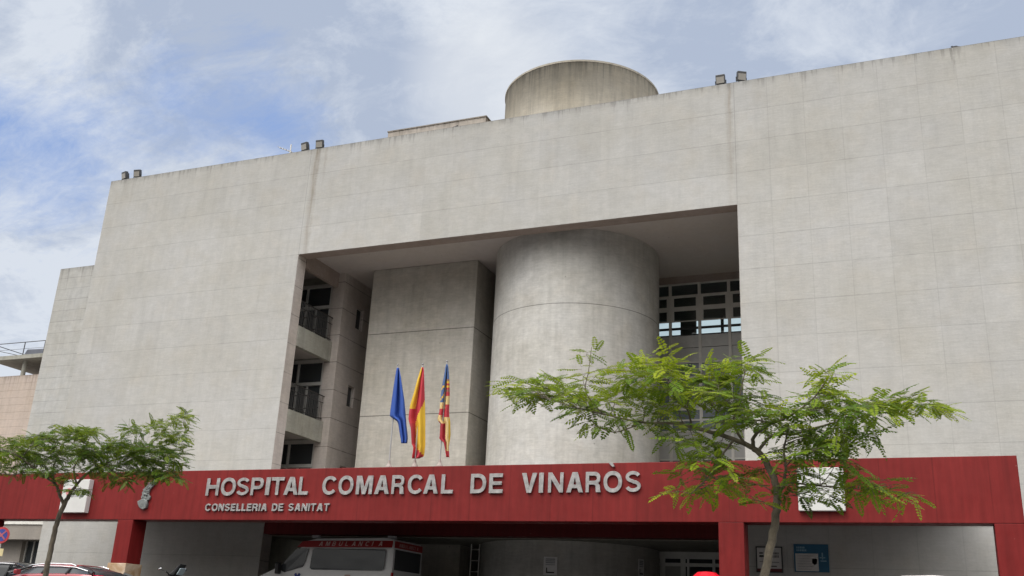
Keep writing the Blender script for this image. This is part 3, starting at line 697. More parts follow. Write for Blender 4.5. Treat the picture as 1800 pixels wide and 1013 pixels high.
p=on_drum(1087,1000);mb=MB();mb.tube([(p.x,p.y-.3,GZ+.14),(p.x,p.y-.3,1.5),(p.x+.06,p.y-.3,2.2)],.018,6);mb.tube([(p.x,p.y-.3,GZ+.14),(p.x,p.y-.3,GZ+.2)],.1,10)
props(mb.build('thin_post',M['letter']),'thin pale post standing in front of the round drum under the canopy','post')
# vertical wall ladder left of the drum
lx=onY(842,980,33.2);mb=MB()
for dx in (-.0,.32): mb.tube([(lx.x-dx,33.2,GZ+.14),(lx.x-dx,33.2,2.95)],.02,6)
z=GZ+.4
while z<2.9: mb.tube([(lx.x-.32,33.2,z),(lx.x,33.2,z)],.014,5);z+=.38
props(mb.build('metal_ladder',M['frame']),'narrow metal ladder in the dark gap left of the round drum','ladder')
# ------------------------------------------------------------------ no-parking sign
p=onY(3,941,23.0)
t=thing('road_sign','round blue and red no parking sign with a yellow plate on a post, left edge','road sign',(p.x,23.0,gz(23)))
t.rotation_euler=(0,0,R_(20))
mb=MB();mb.tube([(0,.03,0),(0,.03,p.z-gz(23)+.26)],.03,8);mb.build('post',M['frame'],t)
zc=p.z-gz(23)
def disc(r,y,n=32): return [(r*math.cos(2*math.pi*i/n),zc+r*math.sin(2*math.pi*i/n)) for i in range(n)]
mb=MB();mb.prism(disc(.25,0),'y',-.012,0);mb.build('red_disc',simple('sign_red',(.45,.05,.06),.4),t)
mb=MB();mb.prism(disc(.185,0),'y',-.016,-.0125);mb.build('blue_disc',simple('sign_blue',(.05,.07,.30),.4),t)
mb=MB()
for a in (45,-45): mb.obox((0,-.019 if a>0 else -.020,zc),.38,.003,.045,Matrix.Rotation(R_(a),3,'Y'))
mb.build('red_cross',simple('sign_cross_red',(.45,.12,.14),.4),t)
mb=MB();mb.box(-.16,.16,-.012,0,zc-.62,zc-.40);mb.build('yellow_plate',simple('cream_plate',(.65,.55,.3),.5),t)
# ------------------------------------------------------------------ vehicles
tyre=simple('tyre_rubber',(.02,.02,.02),.85);rimm=simple('alloy_rim',(.45,.45,.46),.3,.8)
def wheel(parent,x,y,r,w,side):
    mb=MB();mb.lathe([(r*.62,-w/2),(r*.95,-w/2),(r,-w/3),(r,w/3),(r*.95,w/2),(r*.62,w/2)],(0,0),28)
    o=mb.build('wheel',tyre,parent);o.rotation_euler=(R_(90),0,0);o.location=(x,y,r)
    mb=MB()
    z=w/2*.8
    mb.lathe([(.001,z),(r*.18,z),(r*.2,z*.8)],(0,0),16);mb.lathe([(r*.55,z),(r*.63,z),(r*.63,-z)],(0,0),28)
    for k in range(5):
        a=2*math.pi*k/5;mb.obox((r*.38*math.cos(a),r*.38*math.sin(a),z*.86),r*.42,r*.12,.03,Matrix.Rotation(a,3,'Z'))
    m_=mb.build('rim',rimm,o)
    if side<0: m_.scale=(1,1,1)
    else: m_.scale=(1,1,-1)
def loft(secs,ring,mb):
    """secs: list of x-stations; ring(s) -> list of (y,z)"""
    n=None;vs=[]
    for s in secs:
        r=ring(s);n=len(r)
        for (y,z) in r: vs.append((s[0],y,z))
    fs=[]
    for i in range(len(secs)-1):
        for j in range(n-1): fs.append((i*n+j,(i+1)*n+j,(i+1)*n+j+1,i*n+j+1))
    fs.append(tuple(range(n)));fs.append(tuple(range((len(secs)-1)*n,len(secs)*n))[::-1])
    mb.add(vs,fs)
def lower_ring(s):
    x,hw,zb,zt=s
    return [(-hw*.9,zb),(-hw,zb+.18),(-hw,zb+(zt-zb)*.6),(-hw*.97,zt-.06),(-hw*.93,zt),(hw*.93,zt),(hw*.97,zt-.06),(hw,zb+(zt-zb)*.6),(hw,zb+.18),(hw*.9,zb)]
def upper_ring(s):
    x,hb,ht,zb,zt=s
    return [(-hb,zb),(-hb*.35-ht*.65,zb+(zt-zb)*.62),(-ht,zt-.05),(-ht*.9,zt-.012),(-ht*.5,zt+.012),(0,zt+.02),(ht*.5,zt+.012),(ht*.9,zt-.012),(ht,zt-.05),(hb*.35+ht*.65,zb+(zt-zb)*.62),(hb,zb)]
def make_car(label,loc,rz,paint,Lg,belt,roof,stations,rails=True,plastic=True):
    """front of the car at -x; stations for the glasshouse: (x, zroof)"""
    t=thing('parked_car',label,'car',loc,rz)
    h=Lg/2;hw=.9
    mb=MB();mb.smooth=True
    loft([(-h,.55,.28,.58),(-h+.1,.74,.2,.74),(-h+.45,.86,.2,.86),(-h+1.0,hw,.2,belt-.12),(-h+1.35,hw,.2,belt-.04),(0,hw+.01,.2,belt),(h-.9,hw,.2,belt+.02),(h-.25,.86,.2,belt),(h-.06,.78,.3,belt-.06),(h,.6,.4,belt-.2)],lower_ring,mb)
    body=mb.build('body',paint,t,bevel=.02)
    g=MB();g.smooth=True
    ring=[(x,.83 if 0<i<len(stations)-1 else .78,.66 if 0<i<len(stations)-1 else .7,belt-.05,max(z,belt-.02)) for i,(x,z) in enumerate(stations)]
    loft(ring,upper_ring,g);g.build('window_glass',M['glass'],t)
    # roof skin over the glass
    r_=MB();r_.smooth=True;st=[(x,z) for x,z in stations if z>roof-.1]
    vs=[];n=9
    for x,z in st:
        for j in range(n):
            u=-1+2*j/(n-1);vs.append((x,u*.67,z+.03-.05*abs(u)**3))
    fs=[(i*n+j,(i+1)*n+j,(i+1)*n+j+1,i*n+j+1) for i in range(len(st)-1) for j in range(n-1)]
    r_.add(vs,fs);ro=r_.build('roof',paint,t);so=ro.modifiers.new('s','SOLIDIFY');so.thickness=.03
    # pillars and bright window surround
    pi=MB();tr=MB()
    for sgn in (-1,1):
        top=[Vector((x,sgn*.70,z-.055)) for x,z in stations[1:-1]]
        lowf=Vector((stations[0][0]+.02,sgn*.83,belt));lowr=Vector((stations[-1][0]-.05,sgn*.82,belt+.03))
        tr.tube([lowf+Vector((.05,sgn*.01,.0))]+top+[lowr],.016,6)
        pi.tube([lowf,top[0]+Vector((0,0,.02))],.035,6);pi.tube([lowr,top[-1]+Vector((0,0,.02))],.06,6)
        for xx in (.05,1.0):
            pi.tube([Vector((xx,sgn*.855,belt)),Vector((xx+.02,sgn*.715,roof-.07))],.03,6)
        pi.build('pillars',M['black'],t);pi=MB()
    tr.build('window_trim',simple('chrome',(.75,.75,.76),.18,1),t)
    if rails:
        rl=MB()
        for sgn in (-1,1):
            xs_=[x for x,z in st];a,b_=xs_[0]-.35,xs_[-1]
            rl.tube([(a,sgn*.68,st[0][1]-.11),(a+.3,sgn*.66,st[0][1]-.0),(a+.9,sgn*.65,roof+.03),(b_-.25,sgn*.65,roof+.03),(b_-.03,sgn*.66,st[-1][1]-.01)],.02,6)
        rl.build('roof_rail',simple('silver_rail',(.6,.6,.62),.25,.9),t)
    for x in (-h+.85,h-.85):
        for sgn in (-1,1): wheel(t,x,sgn*.8,.34,.22,sgn)
    for sgn in (-1,1):
        MB().obox((-h+.16,sgn*.62,.68),.22,.3,.14,Matrix.Rotation(R_(sgn*-25),3,'Z')).build('headlight',simple('headlight_glass',(.6,.6,.62),.1),t,bevel=.02)
        MB().obox((h-.12,sgn*.70,belt-.10),.30,.24,.20,Matrix.Rotation(R_(sgn*12),3,'Z')).build('tail_light',simple('tail_light_red',(.5,.0,.025),.15,coat=1),t,bevel=.03)
        MB().obox((-h+1.45,sgn*1.0,belt+.02),.12,.2,.14).build('wing_mirror',paint,t,bevel=.03)
    MB().box(-h-.005,-h+.02,-.5,.5,.3,.48).build('grille',M['black'],t)
    return t
redp=simple('red_car_paint',(.30,.02,.028),.25,.2,var=.03,coat=1)
Lr=4.45
make_car('red car with silver roof rails parked in front of the left tree trunk',(-22.46-Lr/2+.02,23.9,gz(23)),0,redp,Lr,1.33,1.60,
 [(-1.35,1.31),(-.55,1.57),(-.3,1.60),(.6,1.615),(1.2,1.59),(1.75,1.48),(2.08,1.33)])
make_car('white car whose roof shows at the bottom right before the shaded wall',(onY(1618,1010,19).x,19.9,gz(19)+.05),0,simple('white_car_paint',(.75,.74,.71),.25,0,var=.02,coat=1),3.9,1.12,1.50,
 [(-1.3,1.1),(-.62,1.46),(-.3,1.525),(.2,1.545),(.75,1.52),(1.25,1.44),(1.75,1.12)],rails=False)
make_car('grey car parked behind the red car at the left edge',(-31.6,27.9,gz(28)+.14),0,simple('grey_brown_car_paint',(.2,.17,.165),.3,.3,var=.02,coat=1),4.4,1.2,1.72,
 [(-1.3,1.2),(-.55,1.66),(-.3,1.71),(.6,1.74),(1.2,1.72),(1.75,1.6),(2.08,1.2)],rails=False)
# ambulance
def ambulance():
    Yn=27.0;x0=-20.35;x1=-14.95;W=1.98
    t=thing('ambulance','white ambulance with a red stripe and dark windows parked under the red canopy','ambulance',((x0+x1)/2,Yn+W/2,GZ+.14))
    t.location.z=GZ
    ox,oy,oz=t.location
    wh=simple('white_van_paint',(.70,.70,.695),.35,0,var=.03,coat=.6)
    prof=[(x0,.15),(x0-.02,.55),(x0+.05,.95),(x0+.45,1.22),(x0+1.38,1.62),(x0+2.12,2.24),(x0+2.30,2.42),(x0+2.62,2.505),(x1-.35,2.545),(x1-.04,2.50),(x1,2.35),(x1,.1),(x1-.02,-.0),(x0+.2,-.0)]
    # cross sections by height: slight tumblehome towards the roof
    def inset(z): return .0 if z<1.3 else .05*((z-1.3)/1.2)**1.6+(.05 if z>2.45 else 0)
    n=len(prof);vs=[]
    for (x,z) in prof: vs.append((x-ox,Yn+inset(z)-oy,z-oz))
    for (x,z) in prof: vs.append((x-ox,Yn+W-inset(z)-oy,z-oz))
    mb=MB();mb.add(vs,[tuple(range(n)),tuple(range(2*n-1,n-1,-1))]+[(i,(i+1)%n,n+(i+1)%n,n+i) for i in range(n)])
    mb.build('body',wh,t,bevel=.035)
    def yn(z): return Yn+inset(z)
    def panel(poly,off,th=.012):
        vs=[];m=len(poly)
        for (x,z) in poly: vs.append((x-ox,yn(z)-off-oy,z-oz))
        for (x,z) in poly: vs.append((x-ox,yn(z)-off+th-oy,z-oz))
        return MB().add(vs,[tuple(range(m)),tuple(range(2*m-1,m-1,-1))]+[(i,(i+1)%m,m+(i+1)%m,m+i) for i in range(m)])
    gl=M['glass']
    panel([(-17.80,2.14),(-17.83,1.60),(-17.76,1.55),(-15.27,1.57),(-15.22,1.62),(-15.20,2.15),(-15.24,2.19),(-17.74,2.18)],.02,.018).build('side_window',gl,t)
    panel([(-18.40,2.16),(-17.98,2.17),(-17.96,2.10),(-18.04,1.72),(-18.10,1.62),(-18.74,1.44),(-18.88,1.50),(-18.93,1.60)],.02,.018).build('door_window',gl,t)
    # windscreen
    MB().add([(a-ox,b_-oy,c-oz) for a,b_,c in ((x0+1.42,Yn+.1,1.675),(x0+2.08,Yn+.14,2.225),(x0+2.08,Yn+W-.14,2.225),(x0+1.42,Yn+W-.1,1.675))],[(0,1,2,3)]).build('windscreen',gl,t)
    # rear window and door seam, rear face is at x1
    for (ya,yb) in ((Yn+.14,Yn+W-.16),):
        MB().box(x1-.001-ox,x1+.012-ox,ya-oy,yb-oy,1.60-oz,2.20-oz).build('rear_window',gl,t,bevel=.01)
    redb=simple('ambulance_red_stripe',(.34,.02,.02),.4,var=.04)
    panel([(-18.40,2.215),(x1-.06,2.245),(x1-.06,2.455),(-17.95,2.415),(-18.22,2.39)],.012,.01).build('red_stripe',redb,t)
    MB().box(x1+.001-ox,x1+.01-ox,Yn+.08-oy,Yn+W-.08-oy,2.245-oz,2.44-oz).build('rear_stripe',redb,t)
    # lettering
    txt='AMBULANCIA';k=.125;xs_=[-17.60+i*(2.26/9.6) for i in range(10)]
    pinkish=simple('pale_letters',(.62,.42,.40),.6)
    for c,x in zip(txt,xs_):
        polys,w=glyph(c);h=.135
        me=glyph_mesh(polys,'letter',lambda q:(q[0]*.15+q[1]*.045,q[1]*h),.004,0,pinkish)
        put(me,'letter',t,(x-ox,yn(2.3)-.022-oy,2.262+(x+17.6)*.012-oz))
    for i,c in enumerate(txt):
        polys,w=glyph(c);me=glyph_mesh(polys,'letter',lambda q:(q[0]*.09,q[1]*.1),.004,0,pinkish)
        o=put(me,'letter',t,(x1+.016-ox,Yn+.35+i*.13-oy,2.29-oz));o.rotation_euler=(0,0,R_(90))
    for i,(x) in enumerate((-15.18,-17.9)):
        MB().obox((x-ox,Yn+.3-oy,2.57-oz),.26,.16,.09).build('roof_beacon',simple('beacon_plastic',(.45,.45,.47),.3),t,bevel=.03)
    for sgn in (0,1):
        MB().box(x1-.02-ox,x1+.02-ox,Yn+.01+sgn*(W-.13)-oy,Yn+.11+sgn*(W-.13)-oy,1.02-oz,1.52-oz).build('tail_light',simple('van_tail_light',(.4,.02,.02),.2),t,bevel=.01)
    # blue star of life and blue marks on the side, hood badge
    st=MB()
    for a in (0,60,120): st.obox((-18.25-ox,Yn-.012-.001*a/60-oy,1.27-oz),.34,.006,.085,Matrix.Rotation(R_(a),3,'Y'))
    st.build('blue_star',simple('blue_vinyl',(.02,.04,.22),.4),t)
    st=MB();st.box(-16.55-ox,-16.35-ox,Yn-.008-oy,Yn-.002-oy,1.15-oz,1.42-oz);st.build('side_badge',simple('beige_badge',(.5,.35,.28),.6),t)
    sm=MB();sm.box(x0+.3-ox,x1-.1-ox,Yn-.008-oy,Yn-.001-oy,.75-oz,.95-oz);sm.build('side_stripe',redb,t)
    for x in (x0+.95,x1-1.15):
        for y,s in ((Yn+.12,-1),(Yn+W-.12,1)): wheel(t,x-ox,y-oy,.34,.22,s)
    MB().obox((x0+1.45-ox,Yn-.14-oy,1.55-oz),.12,.2,.34).build('wing_mirror',M['black'],t,bevel=.03)
    for sgn in (0,1): MB().obox((x0+.12-ox,Yn+.22+sgn*(W-.44)-oy,.95-oz),.22,.3,.24).build('headlight',simple('van_headlight',(.55,.55,.56),.1),t,bevel=.03)
    return t
amb=ambulance();amb.scale=(1.085,)*3;amb.location=(-19.15,30.37,GZ)   # a long high-roof van standing against the entrance, deep under the canopy
# motor scooter in front of the pier wall
p=onY(305,1003,24.6)
t=thing('motor_scooter','black motor scooter with a mirror and small windscreen left of the ambulance','motorcycle',(p.x,24.6,gz(24.6)))
zt=p.z-gz(24.6)
mb=MB();mb.smooth=True
mb.tube([(-.05,0,zt-.18),(.12,0,zt-.45),(.25,0,.45),(.55,0,.38),(.8,0,.55),(1.25,0,.72)],[.10,.14,.13,.12,.17,.12],12);mb.build('body',M['black'],t)
mb=MB();mb.smooth=True;mb.tube([(.62,0,.80),(.95,0,.84),(1.3,0,.90)],[.13,.15,.10],12);mb.build('seat',simple('seat_vinyl',(.03,.028,.028),.6),t)
mb=MB();mb.tube([(.02,-.36,zt-.05),(-.02,-.15,zt-.12),(-.02,.15,zt-.12),(.02,.36,zt-.05)],.018,8);mb.tube([(-.02,0,zt-.12),(.08,0,zt-.3)],.035,8);mb.build('handlebar',M['black'],t)
mb=MB();mb.prism([(-.12,zt-.16),(.10,zt-.02),(.28,zt+.16),(.36,zt+.19),(.26,zt+.02),(.14,zt-.16)],'y',-.15,.15);mb.build('dashboard',M['black'],t,bevel=.03)
mb=MB();mb.smooth=True
for s_,r in ((-1,1),(1,1)):
    mb.lathe([(.001,-.02),(.06,-.015),(.075,0),(.06,.012),(.001,.015)],(0,0),14)
me=MB();me.smooth=True;me.obox((-.22,-.34,zt+.02),.11,.03,.05,Matrix.Rotation(R_(-12),3,'Y'));me.build('mirror',simple('mirror_chrome',(.8,.8,.8),.08,1),t,bevel=.02)
me=MB();me.obox((.12,.36,zt+.05),.14,.03,.09);me.build('mirror',M['black'],t,bevel=.02)
me=MB();me.tube([(.02,-.34,zt-.05),(-.2,-.34,zt+.0)],.008,5);me.tube([(.02,.34,zt-.05),(.1,.36,zt+.02)],.008,5);me.build('mirror_stem',M['black'],t)
me=MB();me.obox((.30,0,zt-.03),.03,.26,.22,Matrix.Rotation(R_(30),3,'Y'));me.build('windscreen',simple('pale_blue_plastic',(.35,.42,.45),.15),t,bevel=.01)
for x in (-.22,1.15):
    mb=MB();mb.lathe([(.14,-.05),(.24,-.05),(.25,0),(.24,.05),(.14,.05)],(0,0),24);o=mb.build('wheel',tyre,t);o.rotation_euler=(R_(90),0,0);o.location=(x,0,.25)
    mb=MB();mb.lathe([(.001,.03),(.14,.03),(.14,-.03),(.001,-.03)],(0,0),20);mb.build('rim',rimm,o)
mb=MB();mb.tube([(-.22,.09,.25),(-.1,.09,.6),(.0,.05,.9)],.025,6);mb.tube([(-.22,-.09,.25),(-.1,-.09,.6),(.0,-.05,.9)],.025,6);mb.build('fork',M['frame'],t)
# unidentified red object by the doors, built as a domed container
p=onY(1242,1005,24.3)
t=thing('domed_container','bright red domed container left of the middle red column','container',(p.x,24.3,gz(24.3)))
zt=p.z-gz(24.3);rr=simple('glossy_red_plastic',(.60,.0,.010),.35,var=.03)
mb=MB();mb.smooth=True;mb.lathe([(.30,.0),(.31,.1),(.31,zt-.17),(.325,zt-.16)],(0,0),16);mb.build('body',rr,t)
mb=MB();mb.smooth=False;mb.lathe([(.345,zt-.20),(.345,zt-.12),(.22,zt-.02),(.06,zt+.0),(.001,zt+.005)],(0,0),10);mb.build('lid',rr,t)
# ------------------------------------------------------------------ trees
def bark():
    m,N,b,_=mat('grey_brown_bark');tc=N.new('ShaderNodeTexCoord').outputs['Object']
    n=N.noise(N.scale(tc,1,1,.25),22,5,.65);n2=N.noise(tc,4,3)
    c=N.mix(N.maprange(n,.35,.65),(.055,.044,.034),(.17,.138,.10));c=N.mix(N.maprange(n2,.55,.75,0,.5),c,(.15,.14,.10))
    N.l.new(c,b.inputs['Base Color']);b.inputs['Roughness'].default_value=.9
    bn=N.new('ShaderNodeBump',inp={'Height':n,'Strength':.6,'Distance':.01});N.l.new(bn.outputs[0],b.inputs['Normal']);return m
BARK=bark()
BARKL=simple('pale_smooth_bark',(.15,.125,.09),.85,var=.4,scale=9,bump=.5)
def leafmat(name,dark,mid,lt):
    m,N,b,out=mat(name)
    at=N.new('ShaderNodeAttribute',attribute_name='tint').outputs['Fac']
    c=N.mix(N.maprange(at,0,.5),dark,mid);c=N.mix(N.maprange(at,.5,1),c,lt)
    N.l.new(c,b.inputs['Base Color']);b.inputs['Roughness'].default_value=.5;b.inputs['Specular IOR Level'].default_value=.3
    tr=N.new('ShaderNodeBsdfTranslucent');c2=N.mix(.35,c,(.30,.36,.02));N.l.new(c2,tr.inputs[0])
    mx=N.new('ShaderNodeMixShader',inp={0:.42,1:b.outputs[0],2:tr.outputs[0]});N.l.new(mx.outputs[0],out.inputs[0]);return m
LEAF1=leafmat('feathery_leaf_green',(.028,.072,.008),(.125,.225,.012),(.36,.42,.018))
LEAF2=leafmat('feathery_leaf_dark',(.020,.055,.006),(.075,.15,.008),(.25,.31,.014))
def catm(pts,k=5):
    out=[]
    n=len(pts)
    for i in range(n-1):
        p0,p1,p2,p3=pts[max(i-1,0)],pts[i],pts[i+1],pts[min(i+2,n-1)]
        for j in range(k):
            t=j/k;out.append(.5*((2*p1)+(p2-p0)*t+(2*p0-5*p1+4*p2-p3)*t*t+(3*p1-p0-3*p2+p3)*t**3))
    out.append(pts[-1]);return out
def make_tree(name,label,Y0,base,limbs,blobs,leaf,seed,lm,dens,spread):
    rnd=random.Random(seed)
    t=thing(name,label,'tree',base)
    W=MB();W.smooth=True;nodes=[]
    for lb in limbs:
        pts=[(onY(x,y,Y0+d) if x is not None else Vector(base)) for (x,y,d,r) in lb];rad=[r for (_,_,_,r) in lb]
        P=catm([Vector((*p,)) for p in pts]);RR=catm([Vector((r,0,0)) for r in rad]);RR=[max(v.x,.002) for v in RR]
        P=[p+Vector((rnd.uniform(-1,1),rnd.uniform(-1,1),rnd.uniform(-1,1)))*min(r*.25,.006) for p,r in zip(P,RR)]
        W.tube(P,RR,9);nodes+=[(p,r) for p,r in zip(P,RR)][(12 if lb[0][0] is None else 3):]
    V=[];F=[];TI=[]
    def leaflet(o,d,nrm,l,w,ti):
        s=d.cross(nrm).normalized()*w/2;n=len(V)
        b_=nrm*(-.12*l)
        V.extend([o,o+d*l*.35+s,o+d*l*.78+s*.75+b_*.4,o+d*l+b_,o+d*l*.78-s*.75+b_*.4,o+d*l*.35-s]);F.append((n,n+1,n+2,n+3,n+4,n+5));TI.append(ti)
    def compound(o,d,l,ti):
        # a pinnate leaf: arching stalk with paired leaflets
        np_=rnd.randint(8,11);p=Vector(o);d=Vector(d).normalized();nrm=Vector((rnd.uniform(-.5,.5),rnd.uniform(-.6,.3),1)).normalized()
        st=l/np_;droop=rnd.uniform(.02,.09);pts=[p.copy()]
        for i in range(np_):
            d=(d+Vector((0,0,-droop*(i/np_+.3)))).normalized();p=p+d*st;pts.append(p.copy())
            side=d.cross(nrm).normalized();up=side.cross(d).normalized()
            if i<1: continue
            k=math.sin(math.pi*min((i+1.2)/(np_+1.2),1)*.82+.25)
            for s in (-1,1):
                if rnd.random()<.04: continue
                dd=(side*s+d*.24+up*rnd.uniform(-.15,.1)).normalized()
                leaflet(p,dd,up,l*.195*k*rnd.uniform(.85,1.1),l*.095,min(max(ti+rnd.uniform(-.08,.08),0),1))
        leaflet(p,d,nrm,l*.13,l*.06,ti)
        W.tube([pts[0],pts[len(pts)//2],pts[-1]],[l*.008,l*.006,l*.003],3,cap=False)
    tot=0
    for (bx,by,rx,ry,cnt,bt) in blobs:
        for _ in range(max(1,int(cnt*dens))):
            a=rnd.uniform(0,2*math.pi);q=math.sqrt(rnd.random());dy=rnd.uniform(-1,1)*spread*(1-.3*q)
            e=onY(bx+rx*.88*q*math.cos(a),by+ry*.75*q*math.sin(a),Y0+dy)
            # nearest branch node, preferring those below the end
            best=min(nodes,key=lambda n:(n[0]-e).length+max(0,n[0].z-e.z)*.8+rnd.uniform(0,.12))
            s0=best[0];m_=s0.lerp(e,.5)+Vector((rnd.uniform(-.05,.05),rnd.uniform(-.05,.05),(e-s0).length*rnd.uniform(.02,.14)))
            tw=catm([s0,m_,e],6);ln=(e-s0).length
            r0=min(best[1]*.7,.004+ln*.008);W.tube(tw,[r0*(1-i/(len(tw)-1)*.75) for i in range(len(tw))],5)
            if rnd.random()<.35: nodes.extend((p,r0*.6) for p in tw[5:10:2])
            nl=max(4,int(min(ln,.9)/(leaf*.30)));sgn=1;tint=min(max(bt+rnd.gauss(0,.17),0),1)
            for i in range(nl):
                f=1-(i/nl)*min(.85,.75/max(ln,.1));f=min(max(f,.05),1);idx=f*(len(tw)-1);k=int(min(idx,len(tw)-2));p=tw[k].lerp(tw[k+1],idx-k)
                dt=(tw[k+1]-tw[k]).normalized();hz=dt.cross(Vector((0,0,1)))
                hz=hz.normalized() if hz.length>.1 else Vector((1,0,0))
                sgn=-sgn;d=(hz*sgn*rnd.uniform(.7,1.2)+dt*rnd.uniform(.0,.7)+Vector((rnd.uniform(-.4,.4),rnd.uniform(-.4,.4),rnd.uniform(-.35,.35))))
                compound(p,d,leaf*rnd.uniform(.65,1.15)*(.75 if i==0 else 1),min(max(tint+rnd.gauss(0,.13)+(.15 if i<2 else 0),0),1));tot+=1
            compound(e,(tw[-1]-tw[-2])+Vector((0,0,.0)),leaf*.8,min(tint+.2,1))
    me=D.meshes.new('crown');bs=Vector(base);me.from_pydata([tuple(v-bs) for v in V],[],F);me.materials.append(lm)
    at=me.attributes.new('tint','FLOAT','FACE');at.data.foreach_set('value',TI)
    o=D.objects.new('crown',me);COL.objects.link(o);o.parent=t
    W.build('trunk',BARKL if Y0<10 else BARK,t,world=True,fix=False)
    print(name,'leaves',tot,'faces',len(F))
    return t
Y1=9.0
b1=onY(1338,1013,Y1);b1=Vector((b1.x-.10,Y1,gz(Y1)+.13))
limbs1=[[(None,0,0,.052),(1333,1080,0,.044),(1343,1013,0,.039),(1354,960,0,.037),(1364,905,0,.036),(1366,870,0,.034),(1358,835,0,.031),(1340,803,0,.028),(1325,788,0,.026)],
 [(1325,788,0,.024),(1290,772,.05,.021),(1240,757,.1,.018),(1190,745,.12,.015),(1130,743,.1,.011),(1060,728,.05,.008),(1010,716,0,.006),(960,700,-.05,.004)],
 [(1325,788,0,.020),(1325,768,-.1,.016),(1350,748,-.2,.013),(1390,730,-.25,.010),(1430,700,-.3,.007),(1455,665,-.3,.004)],
 [(1340,803,0,.018),(1335,790,.1,.016),(1360,765,.3,.014),(1400,762,.4,.011),(1460,745,.5,.009),(1530,730,.55,.007),(1610,715,.6,.004)],
 [(1366,872,0,.016),(1378,848,-.02,.014),(1381,820,-.1,.012),(1378,790,-.15,.010),(1385,760,-.25,.006)],
 [(1368,872,0,.012),(1385,850,.1,.010),(1420,852,.2,.008),(1480,858,.3,.006),(1550,862,.3,.004),(1600,868,.3,.003)],
 [(1290,773,.05,.012),(1270,800,-.1,.009),(1248,835,-.2,.007),(1215,868,-.3,.004)],
 [(1215,750,.1,.011),(1210,725,.0,.009),(1190,695,-.1,.006),(1160,650,-.2,.004)],
 [(1270,765,.07,.012),(1272,735,.2,.010),(1250,710,.3,.007),(1240,670,.3,.004)],
 [(1310,782,0,.013),(1290,745,-.1,.010),(1300,700,-.15,.007),(1310,650,-.2,.004)],
 [(1130,743,.1,.007),(1080,760,0,.005),(1040,745,-.1,.003)],
 [(1060,728,.05,.006),(1030,690,-.1,.005),(1035,650,-.15,.004),(1040,610,-.15,.003)]]
# (x, y, rx, ry, twigs, tint)
blobs1=[(898,690,28,20,2,.6),(925,700,35,30,3,.5),(980,690,50,28,5,.5),(960,665,30,15,2,.55),(1040,700,60,28,6,.5),(1035,655,25,20,2,.6),(1040,622,10,14,1,.6),(1100,690,60,38,8,.5),(1110,650,30,15,3,.75),(1150,660,45,30,5,.75),(1165,630,35,18,3,.8),(1180,700,60,40,9,.5),(1120,740,50,20,3,.4),(1060,745,40,15,2,.35),
 (1240,680,50,30,7,.6),(1260,650,35,15,3,.7),(1290,690,50,40,7,.45),(1310,640,25,25,3,.55),(1335,665,18,20,2,.45),(1330,720,50,35,6,.4),(1290,745,35,18,3,.3),(1380,735,45,30,5,.45),(1440,715,50,32,7,.5),(1465,675,30,25,4,.7),(1462,650,12,10,1,.7),(1500,725,55,30,6,.45),(1560,712,45,20,4,.5),(1610,712,45,14,3,.5),(1665,718,28,12,2,.6),(1500,765,50,25,5,.3),(1440,770,55,35,6,.35),(1400,800,40,28,4,.3),(1460,800,40,20,3,.35),
 (1190,770,28,22,2,.35),(1240,790,45,18,3,.35),(1180,745,35,14,2,.4),(1195,860,28,28,2,.65),(1260,815,45,20,3,.4),(1265,855,50,18,4,.65),(1310,830,35,28,3,.4),(1322,870,16,22,1,.5),(1420,845,42,22,3,.3),(1440,872,35,12,2,.25),(1500,855,45,20,4,.55),(1560,865,45,18,3,.65),(1600,870,20,10,1,.7)]
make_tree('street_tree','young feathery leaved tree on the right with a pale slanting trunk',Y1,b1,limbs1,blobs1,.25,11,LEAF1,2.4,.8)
Y2=13.5
b2=onY(78,1013,Y2);b2=Vector((b2.x-.25,Y2,gz(Y2)+.13))
limbs2=[[(None,0,0,.06),(72,1040,0,.052),(84,990,0,.047),(93,950,0,.045),(101,915,0,.043),(112,888,0,.040),(122,870,0,.036)],
 [(112,888,0,.03),(104,868,-.1,.026),(98,852,-.15,.022),(80,838,-.3,.018),(50,815,-.5,.014),(20,795,-.7,.010),(-20,785,-.8,.006)],
 [(122,870,0,.03),(135,852,.1,.025),(150,835,.2,.022),(185,815,.3,.018),(225,800,.4,.014),(260,785,.5,.010),(285,760,.5,.007),(310,735,.5,.004)],
 [(98,852,-.15,.018),(92,830,0,.014),(100,800,.1,.011),(95,770,.2,.006)],
 [(135,852,.1,.018),(130,825,.3,.014),(145,795,.5,.011),(160,765,.6,.006)],
 [(225,800,.4,.010),(265,812,.2,.008),(305,820,.1,.005)],[(60,825,-.4,.012),(20,835,-.2,.009),(-30,825,-.2,.005)],
 [(185,815,.3,.012),(200,830,.0,.009),(240,835,-.2,.005)]]
blobs2=[(50,775,45,18,5,.45),(110,765,45,18,6,.45),(165,755,10,8,1,.5),(20,795,35,22,6,.35),(75,800,50,24,8,.3),(130,795,50,26,8,.3),(180,790,45,25,7,.3),(225,790,35,25,6,.3),(265,795,40,28,7,.3),(300,800,30,28,5,.35),(310,765,25,18,3,.45),(325,735,14,14,2,.55),(285,745,26,10,2,.5),(240,755,25,10,2,.45),(90,828,45,12,3,.25),(200,822,55,18,6,.22),(270,830,40,16,4,.25),(305,840,20,12,1,.4),(20,825,35,12,3,.25),(110,845,25,8,1,.3),(140,868,18,10,1,.4),(-30,800,40,30,6,.35),(215,845,35,8,2,.3),(150,760,22,10,2,.5)]
make_tree('street_tree','dense feathery leaved tree at the left before the white sign box',Y2,b2,limbs2,blobs2,.25,23,LEAF2,5.5,.9)
